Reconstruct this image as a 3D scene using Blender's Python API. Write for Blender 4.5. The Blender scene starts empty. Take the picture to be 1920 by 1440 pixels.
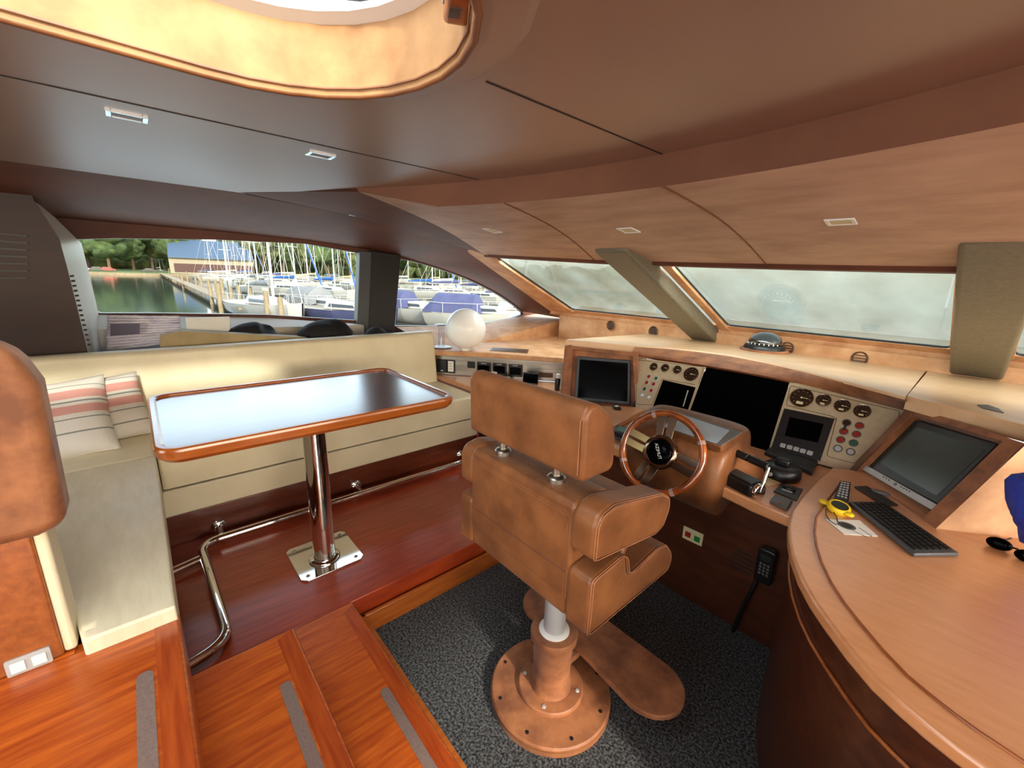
import bpy, bmesh, math, random
from mathutils import Vector, Matrix, noise
random.seed(7)
V = Vector
R = math.radians
PI = math.pi
scn = bpy.context.scene
COL = scn.collection

# ------------------------------------------------------------------ camera
EYE = V((0, 0, 1.6))
FPX = 785.5                                    # focal length in pixels of a 1920x1440 frame
_y, _p, _r = R(48.285), R(14.301), R(1.95)
_f = V((-math.sin(_y)*math.cos(_p), math.cos(_y)*math.cos(_p), -math.sin(_p)))
_rt = V((math.cos(_y), math.sin(_y), 0)); _up = _rt.cross(_f)
CR = _rt*math.cos(_r) + _up*math.sin(_r); CU = _up*math.cos(_r) - _rt*math.sin(_r)
cam = bpy.data.cameras.new('camera'); co = bpy.data.objects.new('camera', cam); COL.objects.link(co)
cam.sensor_width = 36; cam.lens = FPX/1920*36; cam.clip_start = 0.02; cam.clip_end = 2000
m = Matrix((CR, CU, -_f)).transposed().to_4x4(); m.translation = EYE
co.matrix_world = m; scn.camera = co

def ray(px, py):
    return CR*((px-960)/FPX) - CU*((py-720)/FPX) + _f
def on(px, py, ax, val):
    d = ray(px, py); i = 'xyz'.index(ax); return EYE + d*((val-EYE[i])/d[i])
def onp(px, py, P, n):
    d = ray(px, py); return EYE + d*((V(P)-EYE).dot(n)/d.dot(n))

# ------------------------------------------------------------------ world, lights, exposure
scn.view_settings.view_transform = 'Standard'; scn.view_settings.look = 'None'
scn.view_settings.exposure = 0.2; scn.view_settings.gamma = 1; scn.view_settings.use_curve_mapping = False
w = bpy.data.worlds.new('sky'); scn.world = w; w.use_nodes = True
nt = w.node_tree; bg = nt.nodes['Background']
sky = nt.nodes.new('ShaderNodeTexSky'); sky.sky_type = 'NISHITA'; sky.sun_disc = False
sky.sun_elevation = R(28); sky.sun_rotation = R(95); sky.air_density = 1.2; sky.dust_density = 2.5
mx = nt.nodes.new('ShaderNodeMix'); mx.data_type = 'RGBA'; mx.inputs[0].default_value = 0.75
nt.links.new(sky.outputs[0], mx.inputs[6]); mx.inputs[7].default_value = (1.0, 1.04, 1.06, 1)
nt.links.new(mx.outputs[2], bg.inputs[0]); bg.inputs[1].default_value = 1.9

def lamp(name, kind, loc, direction, energy, color=(1, 1, 1), size=None, angle=None):
    l = bpy.data.lights.new(name, kind); o = bpy.data.objects.new(name, l); COL.objects.link(o)
    o.location = loc; o.rotation_euler = V(direction).to_track_quat('-Z', 'Y').to_euler()
    l.energy = energy; l.color = color
    if size: l.shape = 'RECTANGLE'; l.size, l.size_y = size
    if angle is not None: l.angle = angle
    return o
lamp('sun', 'SUN', (6, 0, 8), (-2.4, 0.28, -1.14), 4.6, (1.0, 0.93, 0.82), angle=R(3))
lamp('daylight_hatch', 'AREA', (-0.8, -0.15, 2.6), (0, 0.18, -1), 18, (0.97, 0.98, 1.0), (0.62, 1.0))
lamp('fill_windshield', 'AREA', (-0.9, 2.62, 1.765), (0, 0.35, -1), 42, (0.98, 1.0, 1.0), (4.4, 0.10))  # added fill strip hidden above the headliner edge, brightens the dash
lamp('fill_starboard', 'AREA', (2.3, 0.6, 1.45), (-1, 0.1, -0.05), 34, (1.0, 0.97, 0.92), (4.2, 0.7))  # unseen fill added to boost the cabin from the starboard side
lamp('fill_saloon', 'AREA', (-0.6, -2.6, 1.6), (0.0, 1, -0.1), 32, (1.0, 0.95, 0.88), (3.6, 1.2))  # fill added behind the camera to lift the interior

# ------------------------------------------------------------------ materials
def lin(c):
    return tuple(((x/255)/12.92 if x/255 <= 0.04045 else ((x/255+0.055)/1.055)**2.4) for x in c) + (1,)
def mat(name, c1, rough=0.5, c2=None, scale=4.0, metal=0, grain=None, bump=0, bscale=None, coat=0, detail=4,
        spec=0.5, sheen=0, stretch=(1, 1, 1), alpha=None, lo=0.35, hi=0.65, emit=None, crough=0.1, cior=1.5):
    mt = bpy.data.materials.new(name); mt.use_nodes = True
    n = mt.node_tree; b = n.nodes['Principled BSDF']
    b.inputs['Base Color'].default_value = lin(c1); b.inputs['Roughness'].default_value = rough
    b.inputs['Metallic'].default_value = metal; b.inputs['Specular IOR Level'].default_value = spec
    b.inputs['Coat Weight'].default_value = coat; b.inputs['Coat Roughness'].default_value = crough; b.inputs['Coat IOR'].default_value = cior
    if sheen: b.inputs['Sheen Weight'].default_value = sheen
    if emit: b.inputs['Emission Color'].default_value = lin(c1); b.inputs['Emission Strength'].default_value = emit
    if c2 or bump:
        tc = n.nodes.new('ShaderNodeTexCoord'); mp = n.nodes.new('ShaderNodeMapping')
        n.links.new(tc.outputs['Object'], mp.inputs[0]); mp.inputs['Scale'].default_value = stretch
    if c2:
        ns = n.nodes.new('ShaderNodeTexNoise'); ns.inputs['Scale'].default_value = scale
        ns.inputs['Detail'].default_value = detail; ns.inputs['Roughness'].default_value = 0.6
        n.links.new(mp.outputs[0], ns.inputs['Vector'])
        cr = n.nodes.new('ShaderNodeValToRGB'); cr.color_ramp.elements[0].position = lo; cr.color_ramp.elements[1].position = hi
        cr.color_ramp.elements[0].color = lin(c1); cr.color_ramp.elements[1].color = lin(c2)
        n.links.new(ns.outputs['Fac'], cr.inputs[0]); n.links.new(cr.outputs[0], b.inputs['Base Color'])
    if bump:
        nb = n.nodes.new('ShaderNodeTexNoise'); nb.inputs['Scale'].default_value = bscale or scale*6
        nb.inputs['Detail'].default_value = 5
        n.links.new(mp.outputs[0], nb.inputs['Vector'])
        bp = n.nodes.new('ShaderNodeBump'); bp.inputs['Strength'].default_value = bump; bp.inputs['Distance'].default_value = 0.01
        n.links.new(nb.outputs['Fac'], bp.inputs['Height']); n.links.new(bp.outputs[0], b.inputs['Normal'])
    return mt
M = {}
M['wood'] = mat('cherry_wood', (130, 68, 28), 0.3, (158, 88, 40), 5, stretch=(1, 9, 9), coat=0.5, crough=0.2, bump=0.03)
M['wood_x'] = mat('cherry_wood_steps', (156, 62, 12), 0.34, (196, 96, 26), 4, stretch=(14, 1.2, 5), coat=0.35, crough=0.25, detail=5)
M['wood_nose'] = mat('cherry_nosing', (144, 54, 14), 0.3, (172, 76, 24), 5, stretch=(1.2, 14, 5), coat=0.6, crough=0.2)
M['wood_red'] = mat('mahogany_floor', (134, 44, 18), 0.3, (164, 64, 28), 4, stretch=(14, 1.2, 5), coat=0.5, crough=0.2, detail=5)
M['wood_dark'] = mat('dark_mahogany', (78, 30, 14), 0.35, (102, 44, 20), 4, stretch=(2, 2, 12), coat=0.3)
M['wood_console'] = mat('console_wood', (60, 28, 14), 0.35, (76, 38, 20), 4, stretch=(2, 9, 9), coat=0.3)
M['desk'] = mat('desk_wood', (204, 138, 86), 0.34, (216, 152, 102), 5, stretch=(2, 8, 8), coat=1.0, crough=0.34, cior=1.8)
M['table'] = mat('table_mahogany', (92, 44, 28), 0.3, (112, 56, 36), 4, stretch=(12, 1.2, 4), coat=1.0, crough=0.24, cior=2.5)
M['rim'] = mat('table_rim_cherry', (150, 76, 24), 0.28, (176, 96, 36), 5, stretch=(9, 1, 9), coat=0.7, crough=0.15)
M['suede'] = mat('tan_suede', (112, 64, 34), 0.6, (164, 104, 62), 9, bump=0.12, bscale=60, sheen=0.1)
M['leather'] = mat('tan_leather', (98, 56, 26), 0.42, (136, 84, 44), 6, bump=0.10, bscale=45, spec=0.45, sheen=0.05)
M['suede_warm'] = mat('golden_suede', (140, 96, 52), 0.6, (168, 124, 76), 6, bump=0.08, bscale=50)
M['suede_pale'] = mat('pale_tan_suede', (184, 132, 88), 0.55, (212, 164, 120), 7, bump=0.08, bscale=50)
M['dash'] = mat('dash_top_highlight', (206, 164, 122), 0.42, (222, 184, 142), 5, bump=0.05, bscale=50, coat=0.7, crough=0.35)  # tan made paler so the windshield highlight sits in the colour
M['panel_suede'] = mat('headliner_suede', (170, 134, 110), 0.5, (198, 164, 138), 3.2, bump=0.06, bscale=40, detail=6, stretch=(1, 2.5, 1))
M['band'] = mat('dark_brown_suede', (100, 56, 30), 0.6, (116, 68, 38), 3, bump=0.05, bscale=40)
M['ceiling'] = mat('brown_ceiling_leather', (134, 102, 84), 0.42, (142, 110, 91), 1.5, bump=0.03, bscale=160, coat=1.0, crough=0.38, cior=1.85)
M['side_suede'] = mat('side_brown_suede', (84, 44, 28), 0.6, (102, 56, 36), 3, bump=0.05)
M['cream'] = mat('cream_leather', (214, 202, 168), 0.42, (226, 214, 182), 3, bump=0.25, bscale=7)
M['cream_gather'] = mat('cream_leather_creased', (212, 200, 168), 0.42, (224, 213, 182), 3, bump=0.35, bscale=3, stretch=(2, 9, 1))
M['carpet'] = mat('charcoal_carpet', (20, 21, 22), 0.95, (112, 114, 114), 110, bump=0.8, bscale=260, detail=2, lo=0.4, hi=0.72)
M['chrome'] = mat('polished_steel', (225, 225, 222), 0.07, metal=1)
M['steel'] = mat('brushed_steel', (190, 184, 172), 0.32, (160, 154, 144), 3, metal=1, stretch=(1, 1, 30))
M['grip'] = mat('grey_grip_tape', (112, 92, 84), 0.9, (126, 106, 96), 200)
M['black'] = mat('black_plastic', (14, 14, 15), 0.38)
M['black_soft'] = mat('black_fabric', (12, 12, 14), 0.8, bump=0.3, bscale=30)
M['screen'] = mat('dark_screen', (3, 3, 4), 0.1, spec=0.03)
M['lcd'] = mat('grey_lcd_screen', (38, 44, 38), 0.25)
M['grey'] = mat('grey_plastic', (92, 90, 88), 0.4)
M['dark_grey'] = mat('dark_grey_plastic', (42, 43, 44), 0.4)
M['kbd'] = mat('slate_keyboard_case', (70, 70, 72), 0.35)
M['silver'] = mat('silver_plastic', (172, 172, 170), 0.35)
M['white'] = mat('white_plastic', (228, 228, 222), 0.4)
M['paper'] = mat('white_paper', (236, 236, 228), 0.7)
M['plate'] = mat('cream_instrument_plate', (176, 158, 128), 0.4, (184, 166, 136), 40)
M['gauge'] = mat('brown_gauge_face', (42, 26, 18), 0.2)
M['red'] = mat('red_button', (150, 34, 26), 0.3)
M['green'] = mat('green_button', (40, 92, 66), 0.3)
M['green_lit'] = mat('green_switch', (30, 120, 50), 0.3)
M['globe'] = mat('opal_glass', (252, 254, 252), 0.25)
M['yellow'] = mat('yellow_plastic', (232, 196, 20), 0.35)
M['blue'] = mat('blue_fabric', (22, 36, 128), 0.8, (40, 60, 170), 8, bump=0.3)
M['tan_card'] = mat('tan_cardboard', (158, 138, 98), 0.7, (174, 154, 112), 8)
M['grey_pillar'] = mat('grey_green_leather', (104, 98, 80), 0.5, (116, 110, 92), 60, bump=0.15, bscale=120)
M['dark_pillar'] = mat('black_pillar_trim', (18, 18, 19), 0.45)
M['grey_trim'] = mat('slate_trim', (70, 76, 80), 0.45)
M['frame_white'] = mat('pale_window_frame', (196, 190, 178), 0.45)
M['glint'] = mat('spoke_glint_metal', (226, 208, 150), 0.12, metal=1)  # paler tone puts a bright reflection into one spoke's colour
M['spoke'] = mat('dark_polished_metal', (120, 100, 84), 0.15, metal=1)
M['wheelwood'] = mat('lacquered_wheel_wood', (104, 44, 10), 0.2, (150, 76, 26), 12, coat=1.0, crough=0.06)
M['ivory'] = mat('ivory_plastic', (206, 196, 150), 0.5)
M['vent'] = mat('brown_vent_plastic', (92, 62, 40), 0.4)
M['vent_dark'] = mat('vent_slot', (20, 14, 10), 0.6)
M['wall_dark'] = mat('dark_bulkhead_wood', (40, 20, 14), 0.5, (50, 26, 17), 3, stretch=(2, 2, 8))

def glass_mat(name, tint, glossy=1.0, rough=0.0, base=0.06):
    mt = bpy.data.materials.new(name); mt.use_nodes = True; n = mt.node_tree
    n.nodes.remove(n.nodes['Principled BSDF']); out = n.nodes['Material Output']
    t = n.nodes.new('ShaderNodeBsdfTransparent'); t.inputs[0].default_value = tint + (1,)
    g = n.nodes.new('ShaderNodeBsdfGlossy'); g.inputs['Roughness'].default_value = rough
    g.inputs['Color'].default_value = (glossy, glossy, glossy, 1)
    lw = n.nodes.new('ShaderNodeLayerWeight'); lw.inputs[0].default_value = 0.5
    pw = n.nodes.new('ShaderNodeMath'); pw.operation = 'POWER'; pw.inputs[1].default_value = 4.5; n.links.new(lw.outputs['Facing'], pw.inputs[0])
    fr = n.nodes.new('ShaderNodeMath'); fr.operation = 'MULTIPLY_ADD'; fr.inputs[1].default_value = 0.9; fr.inputs[2].default_value = base
    n.links.new(pw.outputs[0], fr.inputs[0])
    mxs = n.nodes.new('ShaderNodeMixShader')
    n.links.new(fr.outputs[0], mxs.inputs[0]); n.links.new(t.outputs[0], mxs.inputs[1]); n.links.new(g.outputs[0], mxs.inputs[2])
    n.links.new(mxs.outputs[0], out.inputs[0]); return mt
M['glass'] = glass_mat('window_glass', (0.86, 0.91, 0.89), 0.6, base=0.0)
M['windshield'] = glass_mat('windshield_glass', (0.90, 0.96, 0.94), 0.9)
M['clear'] = glass_mat('clear_plastic', (0.86, 0.88, 0.92), 1.0, 0.12)

def cover_mat():
    mt = bpy.data.materials.new('mesh_windshield_cover'); mt.use_nodes = True; n = mt.node_tree
    n.nodes.remove(n.nodes['Principled BSDF']); out = n.nodes['Material Output']
    tc = n.nodes.new('ShaderNodeTexCoord'); mp = n.nodes.new('ShaderNodeMapping'); mp.inputs['Scale'].default_value = (2.2, 1.3, 1.3); mp.inputs['Rotation'].default_value = (0, 0, .5)
    n.links.new(tc.outputs['Object'], mp.inputs[0])
    ns = n.nodes.new('ShaderNodeTexNoise'); ns.inputs['Scale'].default_value = 1.6; ns.inputs['Detail'].default_value = 6
    n.links.new(mp.outputs[0], ns.inputs['Vector'])
    cr = n.nodes.new('ShaderNodeValToRGB'); e = cr.color_ramp.elements
    e[0].position = 0.3; e[0].color = lin((98, 102, 88)); e[1].position = 0.72; e[1].color = lin((132, 140, 130))
    n.links.new(ns.outputs['Fac'], cr.inputs[0])
    d = n.nodes.new('ShaderNodeBsdfDiffuse'); t = n.nodes.new('ShaderNodeBsdfTranslucent')
    n.links.new(cr.outputs[0], d.inputs[0]); n.links.new(cr.outputs[0], t.inputs[0])
    a = n.nodes.new('ShaderNodeMixShader'); a.inputs[0].default_value = 0.6; tr = n.nodes.new('ShaderNodeBsdfTransparent'); a2 = n.nodes.new('ShaderNodeMixShader'); a2.inputs[0].default_value = 0.1
    n.links.new(d.outputs[0], a.inputs[1]); n.links.new(t.outputs[0], a.inputs[2]); n.links.new(a.outputs[0], a2.inputs[1]); n.links.new(tr.outputs[0], a2.inputs[2]); n.links.new(a2.outputs[0], out.inputs[0])
    return mt
M['cover'] = cover_mat()

def pillow_mat():
    mt = mat('striped_pillow_linen', (214, 208, 198), 0.85, bump=0.2, bscale=160)
    n = mt.node_tree; b = n.nodes['Principled BSDF']
    tc = n.nodes.new('ShaderNodeTexCoord'); sp = n.nodes.new('ShaderNodeSeparateXYZ'); n.links.new(tc.outputs['Object'], sp.inputs[0])
    cr = n.nodes.new('ShaderNodeValToRGB'); cr.color_ramp.interpolation = 'CONSTANT'
    mr = n.nodes.new('ShaderNodeMapRange'); mr.inputs[1].default_value = -0.25; mr.inputs[2].default_value = 0.25
    n.links.new(sp.outputs[1], mr.inputs[0]); n.links.new(mr.outputs[0], cr.inputs[0])
    base = (214, 208, 198); pink = (206, 150, 140); gry = (130, 134, 128)
    e = cr.color_ramp.elements; e[0].position = 0; e[0].color = lin(base); e[1].position = 0.30; e[1].color = lin(gry)
    for p, c in [(0.315, base), (0.44, gry), (0.45, base), (0.50, pink), (0.585, base), (0.615, gry), (0.63, base), (0.66, pink), (0.745, base), (0.79, gry), (0.80, base)]:
        k = e.new(p); k.color = lin(c)
    n.links.new(cr.outputs[0], b.inputs['Base Color']); return mt
M['pillow'] = pillow_mat()

# ------------------------------------------------------------------ mesh helpers
ORG = {}
class MB:
    def __init__(s): s.b = bmesh.new()
    def v(s, p): return s.b.verts.new(V(p))
    def face(s, pts):
        try: return s.b.faces.new([s.v(p) for p in pts])
        except ValueError: return None
    def box(s, x0, x1, y0, y1, z0, z1, rot=0, c=None):
        P = [V((x, y, z)) for z in (z0, z1) for (x, y) in ((x0, y0), (x1, y0), (x1, y1), (x0, y1))]
        if rot:
            c = V(c) if c else V(((x0+x1)/2, (y0+y1)/2, 0)); Rm = Matrix.Rotation(rot, 3, 'Z')
            P = [Rm @ (p-c) + c for p in P]
        return s.hexa(P)
    def hexa(s, P):
        q = [s.v(p) for p in P]
        for f in ((3, 2, 1, 0), (4, 5, 6, 7), (0, 1, 5, 4), (1, 2, 6, 5), (2, 3, 7, 6), (3, 0, 4, 7)):
            s.b.faces.new([q[i] for i in f])
        return s
    def prism(s, pts, off):
        off = V(off); a = [s.v(p) for p in pts]; c = [s.v(V(p)+off) for p in pts]; n = len(pts)
        s.b.faces.new(a[::-1]); s.b.faces.new(c)
        for i in range(n): s.b.faces.new([a[i], a[(i+1) % n], c[(i+1) % n], c[i]])
        return s
    def strip(s, A, B):
        a = [s.v(p) for p in A]; b = [s.v(p) for p in B]
        for i in range(len(A)-1): s.b.faces.new([a[i], a[i+1], b[i+1], b[i]])
        return s
    def cyl(s, p0, p1, r0, r1=None, n=20, caps=True):
        p0, p1 = V(p0), V(p1); r1 = r0 if r1 is None else r1
        z = (p1-p0).normalized(); x = z.orthogonal().normalized(); y = z.cross(x)
        A = [s.v(p0+(x*math.cos(t)+y*math.sin(t))*r0) for t in [2*PI*i/n for i in range(n)]]
        B = [s.v(p1+(x*math.cos(t)+y*math.sin(t))*r1) for t in [2*PI*i/n for i in range(n)]]
        for i in range(n): s.b.faces.new([A[i], A[(i+1) % n], B[(i+1) % n], B[i]])
        if caps: s.b.faces.new(A[::-1]); s.b.faces.new(B)
        return s
    def tube(s, path, r, n=12, closed=False):
        P = [V(p) for p in path]; rings = []; N = len(P); nrm = None
        for i in range(N):
            if closed: t = (P[(i+1) % N]-P[i-1]).normalized()
            else: t = (P[min(i+1, N-1)]-P[max(i-1, 0)]).normalized()
            if nrm is None: nrm = t.orthogonal().normalized()
            nrm = (nrm-t*nrm.dot(t)).normalized(); bi = t.cross(nrm)
            rr = r[i] if isinstance(r, (list, tuple)) else r
            rings.append([s.v(P[i]+(nrm*math.cos(a)+bi*math.sin(a))*rr) for a in [2*PI*k/n for k in range(n)]])
        for i in range(N if closed else N-1):
            A, B = rings[i], rings[(i+1) % N]
            for k in range(n): s.b.faces.new([A[k], A[(k+1) % n], B[(k+1) % n], B[k]])
        if not closed: s.b.faces.new(rings[0][::-1]); s.b.faces.new(rings[-1])
        return s
    def lathe(s, c, prof, axis=(0, 0, 1), n=40, cap=True):
        c = V(c); z = V(axis).normalized(); x = z.orthogonal().normalized(); y = z.cross(x); rings = []
        for r, h in prof:
            rings.append([s.v(c+z*h+(x*math.cos(t)+y*math.sin(t))*max(r, 1e-4)) for t in [2*PI*i/n for i in range(n)]])
        for A, B in zip(rings, rings[1:]):
            for k in range(n): s.b.faces.new([A[k], A[(k+1) % n], B[(k+1) % n], B[k]])
        if cap: s.b.faces.new(rings[0][::-1]); s.b.faces.new(rings[-1])
        return s
    def sphere(s, c, r, sub=3, sc=(1, 1, 1)):
        mtx = Matrix.Translation(V(c)) @ Matrix.Diagonal((r*sc[0], r*sc[1], r*sc[2], 1))
        bmesh.ops.create_icosphere(s.b, subdivisions=sub, radius=1, matrix=mtx); return s
    def holed(s, outer, holes):
        for loop in [outer]+holes:
            vs = [s.v(p) for p in loop]
            for i in range(len(vs)): s.b.edges.new((vs[i], vs[(i+1) % len(vs)]))
        bmesh.ops.triangle_fill(s.b, use_beauty=True, use_dissolve=False, edges=list(s.b.edges)); return s
    def build(s, name, mt, parent=None, bevel=0, seg=3, smooth=40, subd=0, solid=0, label=None):
        bmesh.ops.recalc_face_normals(s.b, faces=list(s.b.faces))
        me = bpy.data.meshes.new(name); s.b.to_mesh(me); s.b.free()
        if parent is not None and parent in ORG: me.transform(Matrix.Translation(-ORG[parent]))
        o = bpy.data.objects.new(name, me); COL.objects.link(o); me.materials.append(M[mt] if isinstance(mt, str) else mt)
        if parent is not None:
            o.parent = parent; ORG[o] = ORG.get(parent, V((0, 0, 0)))
        else: ORG[o] = V((0, 0, 0))
        for p in me.polygons: p.use_smooth = True
        if bevel:
            b = o.modifiers.new('bevel', 'BEVEL'); b.width = bevel; b.segments = seg; b.limit_method = 'ANGLE'; b.angle_limit = R(30)
            b.harden_normals = False
        if subd:
            q = o.modifiers.new('sub', 'SUBSURF'); q.levels = q.render_levels = subd
        if solid:
            q = o.modifiers.new('solid', 'SOLIDIFY'); q.thickness = solid
        if smooth < 180: me.set_sharp_from_angle(angle=R(smooth))
        if label: o['label'] = label
        return o
def thing(name, label, cat, loc=(0, 0, 0), group=None):
    o = bpy.data.objects.new(name, None); COL.objects.link(o); o.location = loc; ORG[o] = V(loc); o.empty_display_size = 0.05
    tag(o, label, cat, group); return o
def tag(o, label, cat, group=None, kind=None):
    o['label'] = label; o['category'] = cat
    if group: o['group'] = group
    if kind: o['kind'] = kind
    return o
def struct(o): o['kind'] = 'structure'; return o
def single(o, label, cat, group=None, loc=None):
    if loc is not None:
        o.data.transform(Matrix.Translation(-V(loc))); o.location = loc; ORG[o] = V(loc)
    return tag(o, label, cat, group)
def arc(c, r, a0, a1, n, z=None):
    return [(c[0]+r*math.cos(R(a0+(a1-a0)*i/n)), c[1]+r*math.sin(R(a0+(a1-a0)*i/n)), c[2] if z is None else z) for i in range(n+1)]
def rrect(x0, x1, y0, y1, r, z, n=6):
    P = []
    for cx, cy, a in ((x1-r, y1-r, 0), (x0+r, y1-r, 90), (x0+r, y0+r, 180), (x1-r, y0+r, 270)):
        P += arc((cx, cy, z), r, a, a+90, n)
    return P
def fillet(path, r, n=6):
    P = [V(p) for p in path]; out = [P[0]]
    for i in range(1, len(P)-1):
        a = (P[i-1]-P[i]).normalized(); b = (P[i+1]-P[i]).normalized(); A = P[i]+a*r; B = P[i]+b*r
        for k in range(n+1):
            t = k/n; out.append(A*(1-t)**2+P[i]*2*t*(1-t)+B*t*t)
    return out+[P[-1]]

class Frame:
    """flat working plane: origin o, a along u, b along v, h along n (towards the viewer side)"""
    def __init__(s, o, u, v):
        s.o = V(o); s.u = V(u).normalized(); v = V(v); s.v = (v-s.u*v.dot(s.u)).normalized(); s.n = s.u.cross(s.v)
    def P(s, a, b, h=0): return s.o+s.u*a+s.v*b+s.n*h
    def pix(s, px, py, h=0):
        q = onp(px, py, s.o+s.n*h, s.n)-s.o; return q.dot(s.u), q.dot(s.v)
    def box(s, mb, a0, a1, b0, b1, h0, h1):
        mb.hexa([s.P(a, b, h) for h in (h0, h1) for a, b in ((a0, b0), (a1, b0), (a1, b1), (a0, b1))]); return mb
    def poly(s, mb, pts, h0, h1): return mb.prism([s.P(a, b, h0) for a, b in pts], s.n*(h1-h0))
    def disc(s, mb, a, b, r, h0, h1, r1=None, n=24): return mb.cyl(s.P(a, b, h0), s.P(a, b, h1), r, r1, n)
    def rr(s, a0, a1, b0, b1, r, n=4): return [(p[0], p[1]) for p in rrect(a0, a1, b0, b1, r, 0, n)]
def text_mesh(name, s, size, F, a, b, rot, mt, parent, h=0.001, ext=0.0006):
    cu = bpy.data.curves.new(name, 'FONT'); cu.body = s; cu.size = size; cu.align_x = 'CENTER'; cu.align_y = 'CENTER'; cu.extrude = ext
    t = bpy.data.objects.new(name, cu); me = bpy.data.meshes.new_from_object(t)
    mm = Matrix((F.u, F.v, F.n)).transposed().to_4x4(); mm.translation = F.P(a, b, h)
    me.transform(mm @ Matrix.Rotation(rot, 4, 'Z')); me.transform(Matrix.Translation(-ORG[parent]))
    bpy.data.objects.remove(t); me.name = name
    o = bpy.data.objects.new(name, me); COL.objects.link(o); o.parent = parent; ORG[o] = ORG[parent]; me.materials.append(M[mt]); return o

# ================================================================== THE ROOM
PX = -3.9                                                     # port side plane
# --- ceiling with the stadium shaped hatch
HC = (-0.80, 0.165); HR = 0.335
def stadium(r, z, n=14):
    P = [(HC[0]+r*math.cos(t), HC[1]+r*math.sin(t), z) for t in [PI*i/n for i in range(n+1)]]
    return P + [(HC[0]-r, -0.9, z), (HC[0]+r, -0.9, z)]
def arc_y(x): return 1.34-0.2*(x+0.7)**2
XS = [0.9-0.1*i for i in range(32)]                           # 0.9 ... -2.2
outer = [(x, arc_y(x), 2.0) for x in XS] + [(-2.55, 0.74, 2.0), (-2.90, 0.52, 2.0), (-2.90, -3.0, 2.0), (0.9, -3.0, 2.0)]
mb = MB(); mb.holed(outer, [stadium(HR+0.10, 2.0)])
ceil = struct(mb.build('ceiling', 'ceiling', smooth=30))
# raised lip round the hatch
mb = MB(); prof = [(0.10, 2.0), (0.085, 1.993), (0.03, 1.978), (0.012, 1.976)]
rings = [stadium(HR+a, z) for a, z in prof]
for A, B in zip(rings, rings[1:]): mb.strip(A+[A[0]], B+[B[0]])
struct(mb.build('ceiling', 'ceiling', smooth=60))
# seams of the ceiling panels
mb = MB()
for a, b in (((-1.572, -1.0), (-1.572, 1.17)), ((-0.81, 0.62), (-0.81, 1.335))):
    mb.box(a[0]-0.0025, a[0]+0.0025, a[1], b[1], 1.9985, 2.001)
struct(mb.build('trim_1', 'vent_dark'))
# hatch coaming
mb = MB(); mb.strip(stadium(HR+0.014, 1.972)+[stadium(HR+0.014, 1.972)[0]], stadium(HR, 1.972)+[stadium(HR, 1.972)[0]])
A = stadium(HR, 1.972); B = stadium(HR-0.006, 2.10); mb.strip(A+[A[0]], B+[B[0]])
hatch = thing('roof_hatch', 'oval roof hatch lined with golden suede above the stairs', 'hatch', (HC[0], HC[1], 2.1))
mb.build('coaming', 'suede_warm', hatch, smooth=60)
mb = MB(); mb.tube(stadium(HR+0.006, 1.972), 0.006, 8, closed=True); mb.build('piping', 'leather', hatch, smooth=60)
mb = MB(); mb.tube(stadium(HR-0.004, 1.984), 0.0025, 6, closed=True); mb.build('piping', 'leather', hatch, smooth=60)
mb = MB(); mb.face(stadium(HR+0.05, 2.13)); mb.build('hatch_glass', 'glass', hatch)
mb = MB(); A = stadium(HR-0.006, 2.10); B = stadium(HR-0.03, 2.112); mb.strip(A+[A[0]], B+[B[0]]); A2 = stadium(HR-0.03, 2.124); mb.strip(B+[B[0]], A2+[A2[0]])
mb.build('glass_rim', 'white', hatch, smooth=60)
mb = MB(); mb.tube([(-1.32, 0.02, 2.18), (-0.95, 0.62, 2.2)], 0.022, 10); mb.build('wiper_bar', 'black', hatch)
# light fitting on the coaming
d = V((math.cos(R(62)), math.sin(R(62)), 0)); pc = V((HC[0], HC[1], 0))+d*(HR-0.012)
F = Frame((pc.x, pc.y, 2.02), (d.y, -d.x, 0), (0, 0, 1))
F = Frame((pc.x, pc.y, 2.022), d.cross(V((0, 0, 1))), (0, 0, 1))
if F.n.dot(d) > 0: F = Frame((pc.x, pc.y, 2.022), -F.u, (0, 0, 1))
t = thing('hatch_light', 'small wooden reading light with glass lens on the golden hatch lining', 'light', F.o)
mb = MB(); F.poly(mb, F.rr(-0.046, 0.046, -0.022, 0.026, 0.014), -0.01, 0.030); mb.build('housing', 'rim', t, bevel=0.008)
mb = MB(); F.box(mb, -0.018, 0.010, -0.006, 0.012, 0.028, 0.033); mb.build('lens', 'silver', t, bevel=0.002)
mb = MB(); F.poly(mb, F.rr(-0.016, 0.012, -0.0235, -0.0215, 0.001), 0.006, 0.024); mb.build('lamp_glass', 'grey', t)
mb = MB(); F.disc(mb, 0.034, 0.006, 0.004, 0.028, 0.033); mb.build('button', 'black', t)

# --- dark band and sloping headliner above the windshield
def hb(x): dx = abs(x+0.7); return 0.095 if dx < 1.1 else max(0.012, 0.095-(dx-1.1)*0.2)
BT = [(x, arc_y(x), 2.0) for x in XS]; BB = [(x, arc_y(x)+0.012, 2.0-hb(x)) for x in XS]
mb = MB(); mb.strip(BT, BB); struct(mb.build('trim_2', 'band', smooth=50))
EK = [(840, 465, 2.30), (890, 476, 2.42), (1130, 488, 2.50), (1320, 492.5, 2.53), (1500, 496, 2.53), (1700, 499, 2.53), (1920, 501, 2.53)]
EP = [on(a, b, 'y', c) for a, b, c in EK]
EP = [V((-3.6, 2.2, 1.83))] + EP[1:] + [V((1.6, 2.45, 1.70)), V((2.4, 2.3, 1.74))]
def edge_at(x):
    for a, b in zip(EP, EP[1:]):
        if a.x <= x <= b.x: return a.lerp(b, (x-a.x)/(b.x-a.x))
    return EP[0] if x < EP[0].x else EP[-1]
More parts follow.
